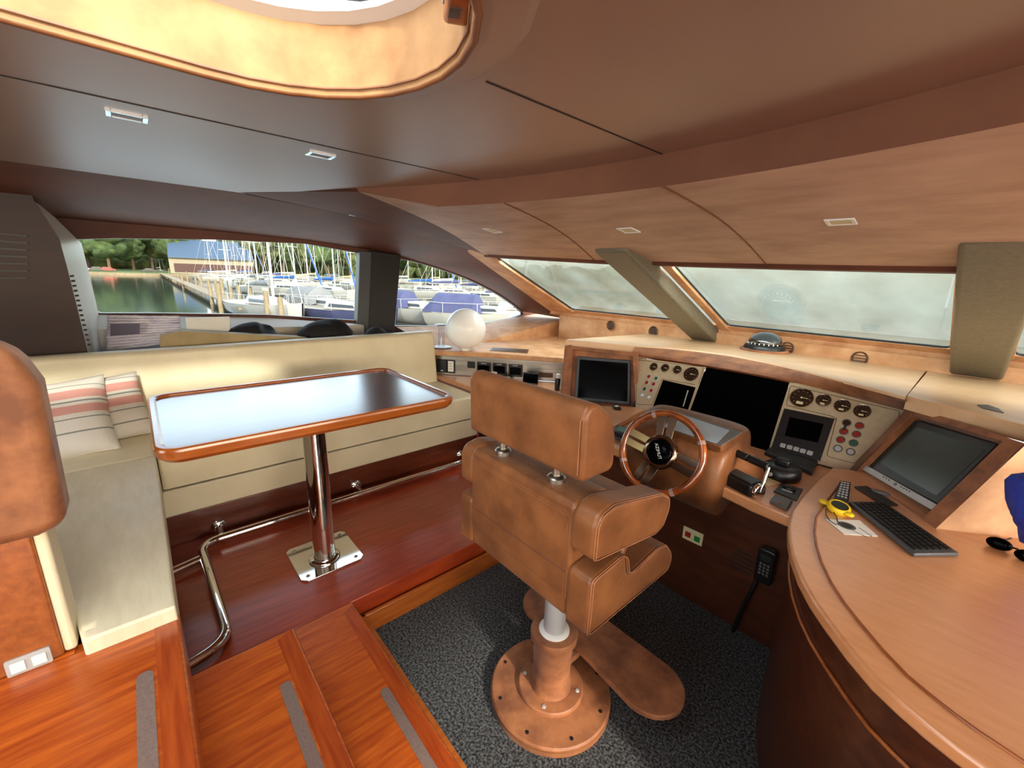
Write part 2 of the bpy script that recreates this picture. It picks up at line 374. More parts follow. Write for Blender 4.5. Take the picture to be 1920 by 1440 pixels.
def xb(x): return -0.85+(x+0.8)*1.66
LOW = [edge_at(xb(x)) for x in XS]
mb = MB(); MID = []
NS = 8; rows = []
for k in range(NS+1):
    t = k/NS; rows.append([V(BB[i]).lerp(LOW[i], t)+V((0, 0, 0.035*math.sin(PI*t))) for i in range(len(XS))])
for A, B in zip(rows, rows[1:]): mb.strip(A, B)
struct(mb.build('ceiling', 'panel_suede', smooth=60))
def visor_pt(x, t, h=-0.001):
    i = min(max(int(round((0.9-x)/0.1)), 0), len(XS)-1)
    f = (0.9-x)/0.1-i; j = min(max(i+(1 if f > 0 else -1), 0), len(XS)-1); f = abs(f)
    A = V(BB[i]).lerp(V(BB[j]), f); B = LOW[i].lerp(LOW[j], f)
    return A.lerp(B, t)+V((0, 0, 0.035*math.sin(PI*t)+h))
for k, x in enumerate((-1.47, -0.8, 0.02)):
    mb = MB(); mb.tube([visor_pt(x, t/10) for t in range(11)], 0.0035, 6)
    struct(mb.build('trim_%d' % (3+k), 'band'))
# padded lower edge of the headliner
mb = MB(); lo2 = [p+V((0, 0.012, -0.022)) for p in LOW]; lo3 = [p+V((0, 0.11, -0.026)) for p in LOW]; mb.strip(LOW, lo2); mb.strip(lo2, lo3)
struct(mb.build('trim_6', 'side_suede', smooth=60))

# --- port side: ridge, upper panel, crease down to the dash
RB = [(PX, -3, 1.86), (PX, -.3, 1.86), (PX, 0.5, 1.856), (PX, 1.14, 1.842), (PX, 1.6, 1.806), (PX, 1.95, 1.762)]
W2T = [on(a, b, 'x', PX) for a, b in ((747, 485), (775, 490), (800, 497), (825, 504.5), (850, 513), (875, 522.5), (900, 534), (925, 547), (945, 559), (963, 572), (980, 586))]
RB += [tuple(p+V((0, 0, 0.012))) for p in W2T[1:]]
RT = [(-2.85, -3, 2.0), (-2.85, -.3, 2.0), (-2.87, 0.5, 1.999), (-2.98, 1.2, 1.962), (-3.08, 1.65, 1.908), (-3.18, 2.05, 1.86)]
CRS = [V((-3.3, 2.38, 1.826)), V((-3.35, 2.62, 1.727)), V((-3.35, 2.82, 1.628)), V((-3.35, 2.95, 1.563)), V((-3.35, 3.05, 1.514)), V((-3.35, 3.15, 1.464)), V((-3.35, 3.27, 1.405)), V((-3.35, 3.42, 1.33)), V((-3.35, 3.55, 1.266)), V((-3.35, 3.80, 1.142))]
mb = MB(); mb.strip(RB[:len(RT)+len(CRS)], [V(p) for p in RT]+CRS)
struct(mb.build('wall_left', 'side_suede', smooth=35))
# flat infill between ceiling, headliner and ridge
mb = MB()
mb.face([(-2.85, 0.5, 2.0), (-2.55, 0.72, 2.0), V(BT[-1]), V(BB[-1]), (-2.98, 1.2, 1.962)])
mb.face([(-3.9, -3, 2.012), (-1.9, -3, 2.012), (-1.9, 0.95, 2.012), (-2.3, 1.1, 2.006), (-3.0, 1.25, 2.0), (-3.9, 1.25, 2.0)])
lastcol = [rows[k][-1] for k in range(NS+1)]
side = [V((-2.98, 1.2, 1.962)), V((-3.08, 1.65, 1.908)), V((-3.18, 2.05, 1.86)), V((-3.3, 2.38, 1.826))]
sd = []
for k in range(NS+1):
    t = k/NS*3; i = min(int(t), 2); sd.append(side[i].lerp(side[i+1], t-i))
mb.strip(lastcol, sd)
struct(mb.build('ceiling', 'side_suede', smooth=60))

# --- port wall with its two windows
W1 = [on(a, b, 'x', PX) for a, b in ((134, 449), (215, 446.5), (400, 449), (575, 457), (676, 475), (673, 601), (500, 590), (300, 587), (188, 587), (177, 582), (172, 572))]
W2 = W2T + [on(a, b, 'x', PX) for a, b in ((981, 589), (960, 597), (912, 606), (812, 611), (737, 611))]
wall = [(PX, -1.0, 0)] + [(PX, -1.0, 1.86)] + RB[1:] + [(PX, 3.9, 1.15), (PX, 3.9, 0)]
mb = MB(); mb.holed(wall, [W1, W2]); struct(mb.build('wall_left', 'side_suede', smooth=20))
for k, (W, nm) in enumerate(((W1, 'window_1'), (W2, 'window_2'))):
    mb = MB(); mb.holed([p+V((-0.05, 0, 0)) for p in W], []); g = struct(mb.build(nm, 'glass', smooth=20))
    mb = MB(); A = list(W)+[W[0]]; mb.strip(A, [p+V((-0.05, 0, 0)) for p in A]); mb.build('window_frame', 'black', g)
# sill / bulwark
def c3(x, y, z): return V((x, y, z))
mb = MB()
SB = [c3(PX, -1.0, 1.265)]+[on(a, b, 'x', PX+0.004) for a, b in ((177, 590), (300, 592), (500, 596), (672, 607))]
SI = [c3(PX+.13, -1.0, 1.20)]+[c3(PX+.13, p.y, 1.19-0.02*i) for i, p in enumerate(SB[1:])]
mb.strip(SB, SI); mb.strip(SI, [c3(PX+.13, p.y, 0.98) for p in SI]); struct(mb.build('trim_7', 'frame_white', smooth=30))
# forward bulwark with pale top
tops = [on(870, 652, 'x', -3.36), on(900, 643, 'x', -3.35), on(940, 632, 'x', -3.35), on(980, 621, 'x', -3.35), on(1020, 610, 'x', -3.35), V((-3.35, 3.80, 1.142))]
tops = [V((-3.36, 1.95, 0.965))]+tops
outs = [V((PX+.003, 1.9, 1.085)), V((PX+.003, 2.3, 1.07)), V((PX+.003, 2.6, 1.06)), V((PX+.003, 3.0, 1.06)), V((PX+.003, 3.3, 1.10)), V((PX+.003, 3.6, 1.13)), V((PX+.003, 3.85, 1.15))]
mb = MB(); mb.strip(outs, tops); mb.strip(tops, [c3(p.x, p.y, 0.93) for p in tops]); struct(mb.build('trim_8', 'suede_pale', smooth=40))
# dark pillar between the port windows
pl = [on(a, b, 'x', PX+.06) for a, b in ((694, 470), (752, 478), (738, 640), (688, 640))]
mb = MB(); mb.prism(pl, (-0.09, 0, 0)); struct(mb.build('trim_9', 'dark_pillar', bevel=0.006))
pl = [on(a, b, 'x', PX+.065) for a, b in ((675, 470), (697, 472), (690, 640), (669, 640))]
mb = MB(); mb.prism(pl, (-0.09, 0, 0)); struct(mb.build('trim_10', 'grey_trim', bevel=0.006))

# --- aft port bulkhead (dark) with the pale slotted reveal of window 1
mb = MB()
e0 = on(108, 430, 'x', -3.45); 
Bk = [V((-3.42, -0.33, 1.9)), on(112, 449, 'x', -3.42), on(126, 500, 'x', -3.42), on(146, 580, 'x', -3.42), on(160, 640, 'x', -3.42), on(166, 668, 'x', -3.42), on(168, 690, 'x', -3.42)]
mb.prism([V((-3.42, -1.6, 2.0)), V((-3.42, -0.34, 2.0))]+Bk+[V((-3.42, -0.28, 0.3)), V((-3.42, -1.6, 0.3))], (0.02, 0, 0))
mb.face([(-3.42, -1.6, 2.0), (-2.6, -1.6, 2.0), (-2.6, -1.6, 0.2), (-3.42, -1.6, 0.2)])
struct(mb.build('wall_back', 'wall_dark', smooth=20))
mb = MB(); rev = [V((PX+.01, p.y+0.055 if i else p.y, p.z)) for i, p in enumerate(Bk)]
mb.strip(Bk, rev); rv = struct(mb.build('trim_11', 'frame_white', smooth=40))
sl = MB()
for i in range(15):
    t = i/14; z = 1.52-0.42*t
    a = on(131+33*t, 518+128*t, 'x', -3.405); b = on(139+31*t, 517+129*t, 'x', -3.405)
    sl.prism([a+V((0.004, 0, -.0055)), b+V((0.004, 0, -.0055)), b+V((0.004, 0, .0055)), a+V((0.004, 0, .0055))], (0.003, 0, 0))
tag(sl.build('air_grille', 'vent_dark'), 'row of dark ventilation slots beside the aft port window', 'vent')
sl = MB()
for i in range(7):
    for a, b in (((0, 438+i*14), (52, 443+i*13)),):
        p, q = on(a[0], a[1], 'x', -3.395), on(b[0], b[1], 'x', -3.395); sl.tube([p, q], 0.006, 4)
tag(sl.build('louvre_grille', 'black'), 'dark louvred air grille on the shaded bulkhead at the left edge', 'vent')

# --- windshield: panes, frames, mullions
WS0 = V((0, 3.5, 1.29)); rk = R(26.4); WN = V((0, math.sin(rk), math.cos(rk))); WUP = V((0, -math.cos(rk), math.sin(rk)))
def ws(x, s, h=0): return V((x, 3.5, 1.29))+WUP*s+WN*h
panes = [('window_3', [(-2.985, 0.0), (-1.72, 0.0), (-1.80, 1.35), (-3.125, 1.35)], 1),
         ('window_4', [(-1.37, 0.0), (-0.125, 0.0), (-0.155, 1.35), (-1.455, 1.35)], 2), ('window_5', [(0.12, 0.0), (1.5, 0.0), (1.58, 1.35), (0.07, 1.35)], 3)]
for nm, c, k in panes:
    mb = MB(); r = []
    for i in range(4):
        P = V((c[i][0], c[i][1], 0)); Q = V((c[i-1][0], c[i-1][1], 0)); N = V((c[(i+1) % 4][0], c[(i+1) % 4][1], 0))
        a = P+(Q-P).normalized()*0.035; b = P+(N-P).normalized()*0.035
        for t in (0, .33, .66, 1): q = a*(1-t)**2+P*2*t*(1-t)+b*t*t; r.append((q.x, q.y))
    mb.face([ws(x, s) for x, s in r]); g = struct(mb.build(nm, 'windshield', smooth=20))
    mb = MB(); A = [ws(x, s, -.010) for x, s in r]; B = [ws(x, s, 0.004) for x, s in r]; mb.strip(A+[A[0]], B+[B[0]]); mb.build('seal', 'black', g)
# suede frame between and under the panes
def frame_strip(nm, pts, h0=-0.03):
    mb = MB(); mb.prism([ws(x, s, h0) for x, s in pts], WN*0.03); return struct(mb.build(nm, 'suede_pale', bevel=0.004))
frame_strip('trim_12', [(-3.36, -0.34), (-3.36, 1.35), (-3.135, 1.35), (-2.995, -0.005), (-2.97, -0.02)])
frame_strip('trim_13', [(-1.455, 1.35), (-1.52, 1.35), (-1.43, -0.10), (-1.36, -0.10), (-1.375, 0)])
frame_strip('trim_14', [(-0.155, 1.35), (0.07, 1.35), (0.12, -0.01), (-0.125, -0.01)])
mb = MB()
def yz(s, h=0): p = ws(0, s, h); return (p.y, p.z)
for x0, x1 in ((-3.35, -1.5), (-1.5, -0.04), (-0.04, 1.6)):
    p = [yz(-0.005, -.01), yz(-0.06, -.022), (3.535, 1.218), (3.515, 1.212), (3.60, 1.19)]
    mb.strip([(x0+.002, a, b) for a, b in p], [(x1-.002, a, b) for a, b in p])
struct(mb.build('trim_15', 'suede_pale', smooth=60))
mb = MB(); mb.strip([(-3.36, 3.80, 1.19), (-3.2, 3.53, 1.215), (-1.5, 3.51, 1.215), (1.6, 3.51, 1.215)], [(-3.36, 3.80, 0.9), (-3.2, 3.535, 0.9), (-1.5, 3.53, 0.9), (1.6, 3.53, 0.9)])
mb.strip([(-3.36, 3.80, 1.15), (-3.2, 3.9, 1.3), (-1.5, 3.9, 1.3), (1.6, 3.9, 1.3)], [(-3.36, 3.80, 0.9), (-3.2, 3.9, 0.9), (-1.5, 3.9, 0.9), (1.6, 3.9, 0.9)])
struct(mb.build('wall_front', 'suede_pale', smooth=60))
def mullion(nm, b, tp):
    """b, tp: four corners (x, y, z) at the foot and at the head"""
    mb = MB(); mb.hexa(b+tp); return struct(mb.build(nm, 'grey_pillar', bevel=0.02, seg=4))
def mull(nm, xb0, xb1, xt0, xt1, wid=0.1):
    foot = [ws(xb0, -0.33, -0.02), ws(xb1, -0.36, -0.02), ws(xb1, -0.24, -0.13), ws(xb0, -0.21, -0.13)]
    head = [ws(xt0, 1.35, -0.02), ws(xt1, 1.35, -0.02), ws(xt1, 1.35, -0.13), ws(xt0, 1.35, -0.13)]
    return mullion(nm, foot, head)
mull('trim_16', -1.66, -1.44, -1.77, -1.53)
mull('trim_17', -0.10, 0.11, -0.14, 0.09)
# fabric cover stretched over the glass outside
mb = MB(); nx, ny = 60, 24; g = []
for j in range(ny+1):
    g.append([ws(-3.6+5.6*i/nx, -0.25+1.9*j/ny, 0.10+0.02*noise.noise(V((i*.25, j*.35, 0)))) for i in range(nx+1)])
for A, B in zip(g, g[1:]): mb.strip(A, B)
tag(mb.build('windshield_cover', 'cover', smooth=180), 'pale grey mesh cover stretched over the windshield outside', 'cover')

# --- round air vents in the band under the windshield
for i, (px, py) in enumerate(((1145, 610), (1225, 621), (1476, 653), (1612, 672))):
    p = on(px, py, 'y', 3.515); F = Frame(p, (1, 0, 0), (0, 0.06, 1))
    t = thing('air_vent', ('round brown air vent under the port windshield pane, left one', 'round brown air vent beside the foot of the diagonal windshield post', 'round brown air vent just behind the compass dome', 'round brown air vent under the centre windshield, right of the compass')[i], 'vent', p, 'round dash air vents')
    mb = MB(); mb.lathe(p, [(0.043, 0), (0.047, .006), (0.041, .011), (0.034, .004), (0.030, -.004)], F.n, 28, cap=False); mb.build('bezel', 'vent', t)
    mb = MB(); F.disc(mb, 0, 0, 0.036, -0.006, 0.0); mb.build('duct', 'vent_dark', t)
    for k in range(3):
        mb = MB(); zc = -0.018+0.018*k; hw = math.sqrt(0.034**2-zc**2); F.box(mb, -hw, hw, zc-.003, zc+.006, 0.0, 0.008); mb.build('slat', 'vent', t)

# --- starboard side and far walls (beyond the frame, close the room)
mb = MB(); o2 = [(2.4, -3, 0), (2.4, -3, 2.0), (2.4, 2.3, 1.80), (2.4, 3.9, 1.15), (2.4, 3.9, 0)]
mb.holed(o2, [[(2.4, -2.6, 1.08), (2.4, -2.6, 1.75), (2.4, 2.0, 1.75), (2.4, 2.9, 1.15)]]); struct(mb.build('wall_right', 'side_suede', smooth=20))
mb = MB(); mb.face([(0.9, -3, 2.0), (2.4, -3, 2.0), (2.4, 2.3, 1.80), (0.9, arc_y(.9), 2.0)]); struct(mb.build('ceiling', 'ceiling', smooth=20))
mb = MB(); mb.face([(0.9, arc_y(.9), 1.9), (2.4, 1.6, 1.85), (2.4, 2.6, 1.76), (xb(.9), 2.5, 1.70)]); struct(mb.build('ceiling', 'panel_suede', smooth=20))
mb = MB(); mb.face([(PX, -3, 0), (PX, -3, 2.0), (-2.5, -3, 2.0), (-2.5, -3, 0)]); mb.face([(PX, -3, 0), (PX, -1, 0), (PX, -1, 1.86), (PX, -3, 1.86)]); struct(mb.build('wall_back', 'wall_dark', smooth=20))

# --- floor, carpet, platform, stairs
mb = MB(); mb.box(-4, 2.4, -3, 3.95, -0.06, -0.012); struct(mb.build('floor', 'wood_dark'))
cp = MB(); cp.box(-1.585, 0.6, 0.585, 2.35, -0.012, 0.0)
tag(cp.build('carpet', 'carpet'), 'charcoal speckled carpet filling the sunken helm floor', 'carpet')
mb = MB(); mb.box(PX+.02, -1.618, -0.9, 2.6, 0.0, 0.18); struct(mb.build('floor', 'wood_red', bevel=0.008))
mb = MB(); mb.box(-1.60, -1.582, 0.56, 2.45, 0.0, 0.10); struct(mb.build('baseboard_left', 'rim', bevel=0.003))
mb = MB(); mb.box(-1.60, 0.2, 0.557, 0.578, 0.0, 0.10); struct(mb.build('baseboard_back', 'rim', bevel=0.003))
SX0, SX1 = -1.368, 0.35
stairs = thing('staircase', 'cherry wood steps going down to the helm floor, grey grip strips on each', 'stairs', (-0.6, 0, 0.18))
mb = MB(); mb.box(-1.6175, SX1, 0.20, 0.533, 0.0, 0.18); st = mb.build('step', 'wood_x', stairs, bevel=0.008)
mb = MB(); mb.box(SX0, SX1, -0.08, 0.250, 0.0, 0.408); st2 = mb.build('step', 'wood_x', stairs, bevel=0.010)
mb = MB(); mb.box(SX0, SX1, -1.4, -0.033, 0.0, 0.636); st3 = mb.build('step', 'wood_x', stairs, bevel=0.010)
mb = MB(); mb.box(-1.5, SX0+.004, -1.4, -0.245, 0.505, 0.6355); mb.build('landing', 'wood_x', stairs)
mb = MB(); mb.box(-1.40, SX0+.004, -0.25, -0.064, 0.505, 0.63); mb.build('landing', 'wood_x', stairs)
def strip_grip(x0, y, z, p, w=0.032):
    mb = MB(); P = [(x0+w/2+0.5*w*math.cos(a), y+0.5*w*math.sin(a), z) for a in [R(90+180*i/8) for i in range(9)]]+[(SX1-.1, y-w/2, z), (SX1-.1, y+w/2, z)]
    mb.prism(P, (0, 0, 0.0018)); mb.build('grip_strip', 'grip', p)
strip_grip(-1.145, 0.462, 0.18, st); strip_grip(-1.165, 0.172, 0.408, st2); strip_grip(-1.185, -0.112, 0.636, st3)
def mitre(y, z, x0, p, dep):
    mb = MB(); mb.prism([(x0+.004, y-.004, z), (SX1, y-.004, z), (SX1, y-dep, z), (x0+dep*.55, y-dep, z)], (0, 0, 0.0012)); mb.build('nosing', 'wood_nose', p)
mitre(0.2455, 0.408, SX0, st2, 0.052); mitre(-0.0375, 0.636, SX0, st3, 0.052); mitre(0.529, 0.18, -1.60, st, 0.05)

# ================================================================== SOFA AND TABLE
def cushion(x0, x1f, y0, y1, z0, z1, puff=0.012, n=(14, 14), seed=0, wr=0.004):
    """padded box: flat sides, crowned and slightly wrinkled top"""
    mb = MB(); nx, ny = n
    def P(i, j, z):
        u, v = i/nx, j/ny; x1 = x1f(y0+(y1-y0)*v) if callable(x1f) else x1f; e = min(1, 6*min(u, 1-u, v, 1-v)+0.0)
        h = puff*(16*u*(1-u)*v*(1-v))**0.5 if z else 0
        q = V((x0+(x1-x0)*u, y0+(y1-y0)*v, (z1-puff+h) if z else z0))
        if z: q.z += wr*e*noise.noise(V((q.x*4+seed, q.y*14, seed)))
        return q
    top = [[mb.v(P(i, j, 1)) for i in range(nx+1)] for j in range(ny+1)]
    bot = [[mb.v(P(i, j, 0)) for i in range(nx+1)] for j in (0, ny)]
    for j in range(ny):
        for i in range(nx): mb.b.faces.new([top[j][i], top[j][i+1], top[j+1][i+1], top[j+1][i]])
    bl = [mb.v(P(0, j, 0)) for j in range(1, ny)]; br = [mb.v(P(nx, j, 0)) for j in range(1, ny)]
    L = [bot[0][0]]+bl+[bot[1][0]]; Rr = [bot[0][nx]]+br+[bot[1][nx]]
    for i in range(nx):
        mb.b.faces.new([bot[0][i], bot[0][i+1], top[0][i+1], top[0][i]]); mb.b.faces.new([bot[1][i+1], bot[1][i], top[ny][i], top[ny][i+1]])
    for j in range(ny):
        mb.b.faces.new([L[j+1], L[j], top[j][0], top[j+1][0]]); mb.b.faces.new([Rr[j], Rr[j+1], top[j+1][nx], top[j][nx]])
    return mb
SEATX = -2.57
sofa = thing('corner_sofa', 'cream leather corner sofa along the port side behind the table', 'sofa', (-2.9, 0.5, 0.18))
mb = MB(); mb.box(-3.25, SEATX-.004, -0.9, 1.93, 0.18, 0.345); mb.box(-3.2, -1.42, -0.9, -0.055, 0.18, 0.345); mb.build('plinth', 'wood_dark', sofa, bevel=0.004)
mb = MB(); mb.box(-3.25, SEATX, -0.9, 1.935, 0.345, 0.492); mb.build('seat_base', 'cream', sofa, bevel=0.01)
mb = MB(); mb.box(-3.2, -1.482, -0.9, -0.24, 0.345, 0.50); mb.box(-3.2, -1.385, -0.24, -0.045, 0.345, 0.50); mb.build('seat_base', 'cream', sofa, bevel=0.01)
cushion(-3.22, SEATX, -0.035, 1.94, 0.503, 0.69, seed=1, n=(12, 40), puff=0.016).build('seat_cushion', 'cream', sofa, bevel=0.02, seg=4)
cushion(-2.60, lambda y: -1.335 if y > -.245 else -1.482, -0.88, -0.038, 0.503, 0.695, seed=5, n=(40, 32), puff=0.014, wr=0.007).build('seat_cushion', 'cream_gather', sofa, bevel=0.022, seg=4)
cushion(-3.22, -2.605, -0.9, -0.04, 0.503, 0.69, seed=9, n=(16, 16)).build('seat_cushion', 'cream', sofa, bevel=0.02, seg=4)
mb = MB()
def back_prof(y): return [(-3.15, y, 0.67), (-3.205, y, 1.095), (-3.235, y, 1.115), (-3.30, y, 1.115), (-3.33, y, 1.095), (-3.33, y, 0.5)]
mb.prism(back_prof(-0.9), (0, 2.82, 0)); bk = mb.build('backrest', 'cream', sofa, bevel=0.014, seg=4)
mb = MB(); mb.box(-1.386, -1.366, -0.062, -0.036, 0.41, 0.62); mb.build('corner_trim', 'cream', sofa, bevel=0.004)
# partition at the near left: wooden panel, padded front edge, suede bolster on top
part = thing('partition', 'cherry partition beside the stairs topped by a rounded tan suede bolster', 'partition', (-1.42, -0.6, 0.636))
mb = MB(); mb.box(-1.47, -1.372, -1.5, -0.262, 0.636, 1.25); mb.build('panel', 'wood', part, bevel=0.006)
mb = MB(); mb.box(-1.475, -1.374, -0.262, -0.238, 0.64, 1.2); mb.build('front_edge', 'cream', part, bevel=0.008, label='cream padded front edge')
mb = MB(); mb.prism([(-1.36, -1.5, 0.97), (-1.36, -0.25, 0.97), (-1.36, -0.20, 0.99), (-1.36, -0.19, 1.33), (-1.36, -0.215, 1.41), (-1.36, -0.29, 1.452), (-1.36, -1.5, 1.47)], (-0.12, 0, 0))
mb.build('bolster', 'suede', part, bevel=0.03, seg=6, smooth=60)
sw = on(58, 1238, 'x', -1.372)
t = thing('light_switch', 'small metal light switch low on the cherry partition', 'switch', sw)
F = Frame(sw, (0, 1, 0), (0, 0, 1))
mb = MB(); F.poly(mb, F.rr(-0.04, 0.035, -0.022, 0.022, 0.004), 0, 0.006); mb.build('plate', 'silver', t, bevel=0.001)
for k in (-0.02, 0.015):
    mb = MB(); F.box(mb, k-.012, k+.012, -0.013, 0.013, 0.006, 0.010); mb.build('rocker', 'white', t, bevel=0.001)

# table
tb = thing('dining_table', 'raised mahogany table with rounded cherry rim on a polished steel column', 'table', (-1.99, 0.54, 0.18))
TX0, TX1, TY0, TY1 = -2.56, -1.715, -0.03, 1.165
mb = MB(); mb.prism(rrect(TX0+.028, TX1-.028, TY0+.028, TY1-.028, 0.05, 0.955), (0, 0, 0.035)); mb.build('tabletop', 'table', tb)
mb = MB()
rings = [rrect(TX0+i, TX1-i, TY0+i, TY1-i, 0.075-i*.5, z) for i, z in ((0.03, 0.991), (0.03, 0.999), (0.022, 1.003), (0.008, 1.003), (0.002, 0.998), (0, 0.99), (0.004, 0.962), (0.02, 0.945), (0.035, 0.943))]
for A, B in zip(rings, rings[1:]): mb.strip(A+[A[0]], B+[B[0]])
mb.build('rim', 'rim', tb, smooth=50)
mb = MB(); mb.prism(rrect(TX0+.03, TX1-.03, TY0+.03, TY1-.03, 0.05, 0.943), (0, 0, 0.01)); mb.build('underside', 'wood', tb)
mb = MB(); mb.cyl((-1.985, 0.535, 0.19), (-1.985, 0.535, 0.945), 0.052, n=40, caps=False); mb.build('column', 'chrome', tb, smooth=60)
mb = MB(); mb.lathe((-1.985, 0.535, 0.188), [(0.075, 0), (0.075, .006), (0.068, .012), (0.053, .014), (0.053, .02)], n=40); mb.build('collar', 'chrome', tb, smooth=50)
mb = MB(); mb.prism([(-2.165, .415, .18), (-2.145, .395, .18), (-1.885, .395, .18), (-1.86, .42, .18), (-1.86, .67, .18), (-1.885, .695, .18), (-2.145, .695, .18), (-2.165, .675, .18)], (0, 0, 0.009))
mb.build('base_plate', 'chrome', tb, bevel=0.002)
for x, y in ((-2.13, .43), (-1.895, .43), (-2.13, .66), (-1.895, .66)):
    mb = MB(); mb.lathe((x, y, .189), [(0.009, 0), (0.008, .003), (0.003, .004), (.003, .001)], n=14); mb.build('bolt', 'steel', tb)

# foot rail
RX, RZ, RY = -2.44, 0.22, 0.055
rail = thing('foot_rail', 'polished steel foot rail round the base of the sofa', 'rail', (-2.4, 0.6, 0.18))
path = fillet([(RX, 1.9, RZ), (RX, RY+.015, RZ), (-1.665, RY+.03, RZ), (-1.63, -0.055, RZ)], 0.10, 10)
mb = MB(); mb.tube(path, 0.021, 16); mb.build('tube', 'chrome', rail, smooth=60)
for y in (0.165, 0.925, 1.765):
    mb = MB(); mb.cyl((RX, y, RZ), (SEATX+.012, y, RZ), 0.014, n=14); mb.lathe((SEATX-.001, y, RZ), [(0.036, 0), (0.036, .006), (0.028, .013), (0.016, .016)], (1, 0, 0), 24); mb.build('bracket', 'chrome', rail, smooth=40)
mb = MB(); mb.cyl((-2.30, RY, RZ), (-2.27, -0.055, RZ), 0.02, n=14); mb.build('bracket', 'chrome', rail, smooth=40)

# pillows
def pillow(name, c, U, W, su, sv, th, label):
    U = V(U).normalized(); W = V(W); W = (W-U*W.dot(U)).normalized(); N = U.cross(W); mb = MB(); n = 22; gs = []
    for sgn in (1, -1):
        g = []
        for j in range(n+1):
            row = []
            for i in range(n+1):
                a, b = 2*i/n-1, 2*j/n-1
                e = max(0, (1-a**4)*(1-b**4))**0.6
                pinch = 1-0.06*(1-abs(a)**2)*abs(b)**3; pin2 = 1-0.06*(1-abs(b)**2)*abs(a)**3
                wob = 0.008*noise.noise(V((a*2.5, b*2.5, sgn)))
                row.append(mb.v((a*su/2*pin2, b*sv/2*pinch, sgn*(th/2*e+0.002)+wob*e)))
            g.append(row)
        for j in range(n):
            for i in range(n):
                mb.b.faces.new([g[j][i], g[j][i+1], g[j+1][i+1], g[j+1][i]])
        gs.append(g)
    A, B = gs
    loop = lambda g: [g[0][i] for i in range(n)]+[g[j][n] for j in range(n)]+[g[n][i] for i in range(n, 0, -1)]+[g[j][0] for j in range(n, 0, -1)]
    a, b = loop(A), loop(B)
    for i in range(len(a)): mb.b.faces.new([a[i], a[(i+1) % len(a)], b[(i+1) % len(a)], b[i]])
    o = mb.build(name, 'pillow', None, smooth=180); mtx = Matrix((U, W, N)).transposed().to_4x4(); mtx.translation = V(c); o.matrix_world = mtx
    tag(o, label, 'pillow', None); return o
pw = pillow('throw_pillow', (-3.0, -0.235, 0.845), (-0.18, 1, 0.05), (-0.40, 0.02, 0.9), 0.40, 0.36, 0.11, 'striped linen pillow with pink bands leaning at the back, half behind another')
p1 = pillow('throw_pillow', (-2.91, -0.385, 0.845), (0.02, 1, 0.08), (-0.55, 0.1, 0.8), 0.42, 0.42, 0.12, 'striped linen pillow with pink bands in front, beside the bolster')

# ================================================================== HELM CHAIR
CX, CY = -0.855, 1.02
ch = thing('helm_chair', 'tan leather helm chair with wide headrest on a round suede pedestal', 'chair', (CX, CY, 0))
mb = MB(); mb.lathe((CX, CY, 0), [(0.235, 0.0), (0.235, .030), (0.229, .036), (0.12, .038)], n=64); mb.build('base_disc', 'suede', ch, smooth=40)
mb = MB(); mb.tube([(CX+.233*math.cos(t), CY+.233*math.sin(t), .022) for t in [2*PI*i/64 for i in range(64)]], 0.004, 6, closed=True); mb.build('base_piping', 'leather', ch, smooth=60)
mb = MB(); mb.lathe((CX, CY, 0.037), [(0.128, 0.0), (0.128, .012), (0.123, .017), (0.07, .018)], n=48); mb.build('flange', 'suede', ch, smooth=40)
mb = MB(); mb.lathe((CX, CY, 0.05), [(0.083, 0), (0.074, .02), (0.072, .10), (0.076, .20), (0.088, .225), (0.09, .25), (0.086, .256), (0.05, .257)], n=48); mb.build('pedestal', 'suede', ch, smooth=40)
for k in range(8):
    a = R(20+45*k); mb = MB(); mb.lathe((CX+.205*math.cos(a), CY+.205*math.sin(a), .036), [(0.007, 0), (0.007, .002), (0.003, .003), (.003, .001)], n=12); mb.build('screw', 'vent_dark', ch)
for k in range(4):
    a = R(-60+90*k); mb = MB(); mb.lathe((CX+.106*math.cos(a), CY+.106*math.sin(a), .054), [(0.008, 0), (0.007, .003), (0.003, .004), (.003, .001)], n=12); mb.build('screw', 'silver', ch)
mb = MB(); mb.lathe((CX, CY, 0.306), [(0.058, 0), (0.058, .006), (0.052, .010), (0.04, .012)], n=36); mb.build('collar_ring', 'white', ch, smooth=40)
mb = MB(); mb.cyl((CX, CY, .31), (CX, CY, .67), 0.041, n=32); mb.build('piston', 'silver', ch, smooth=50)
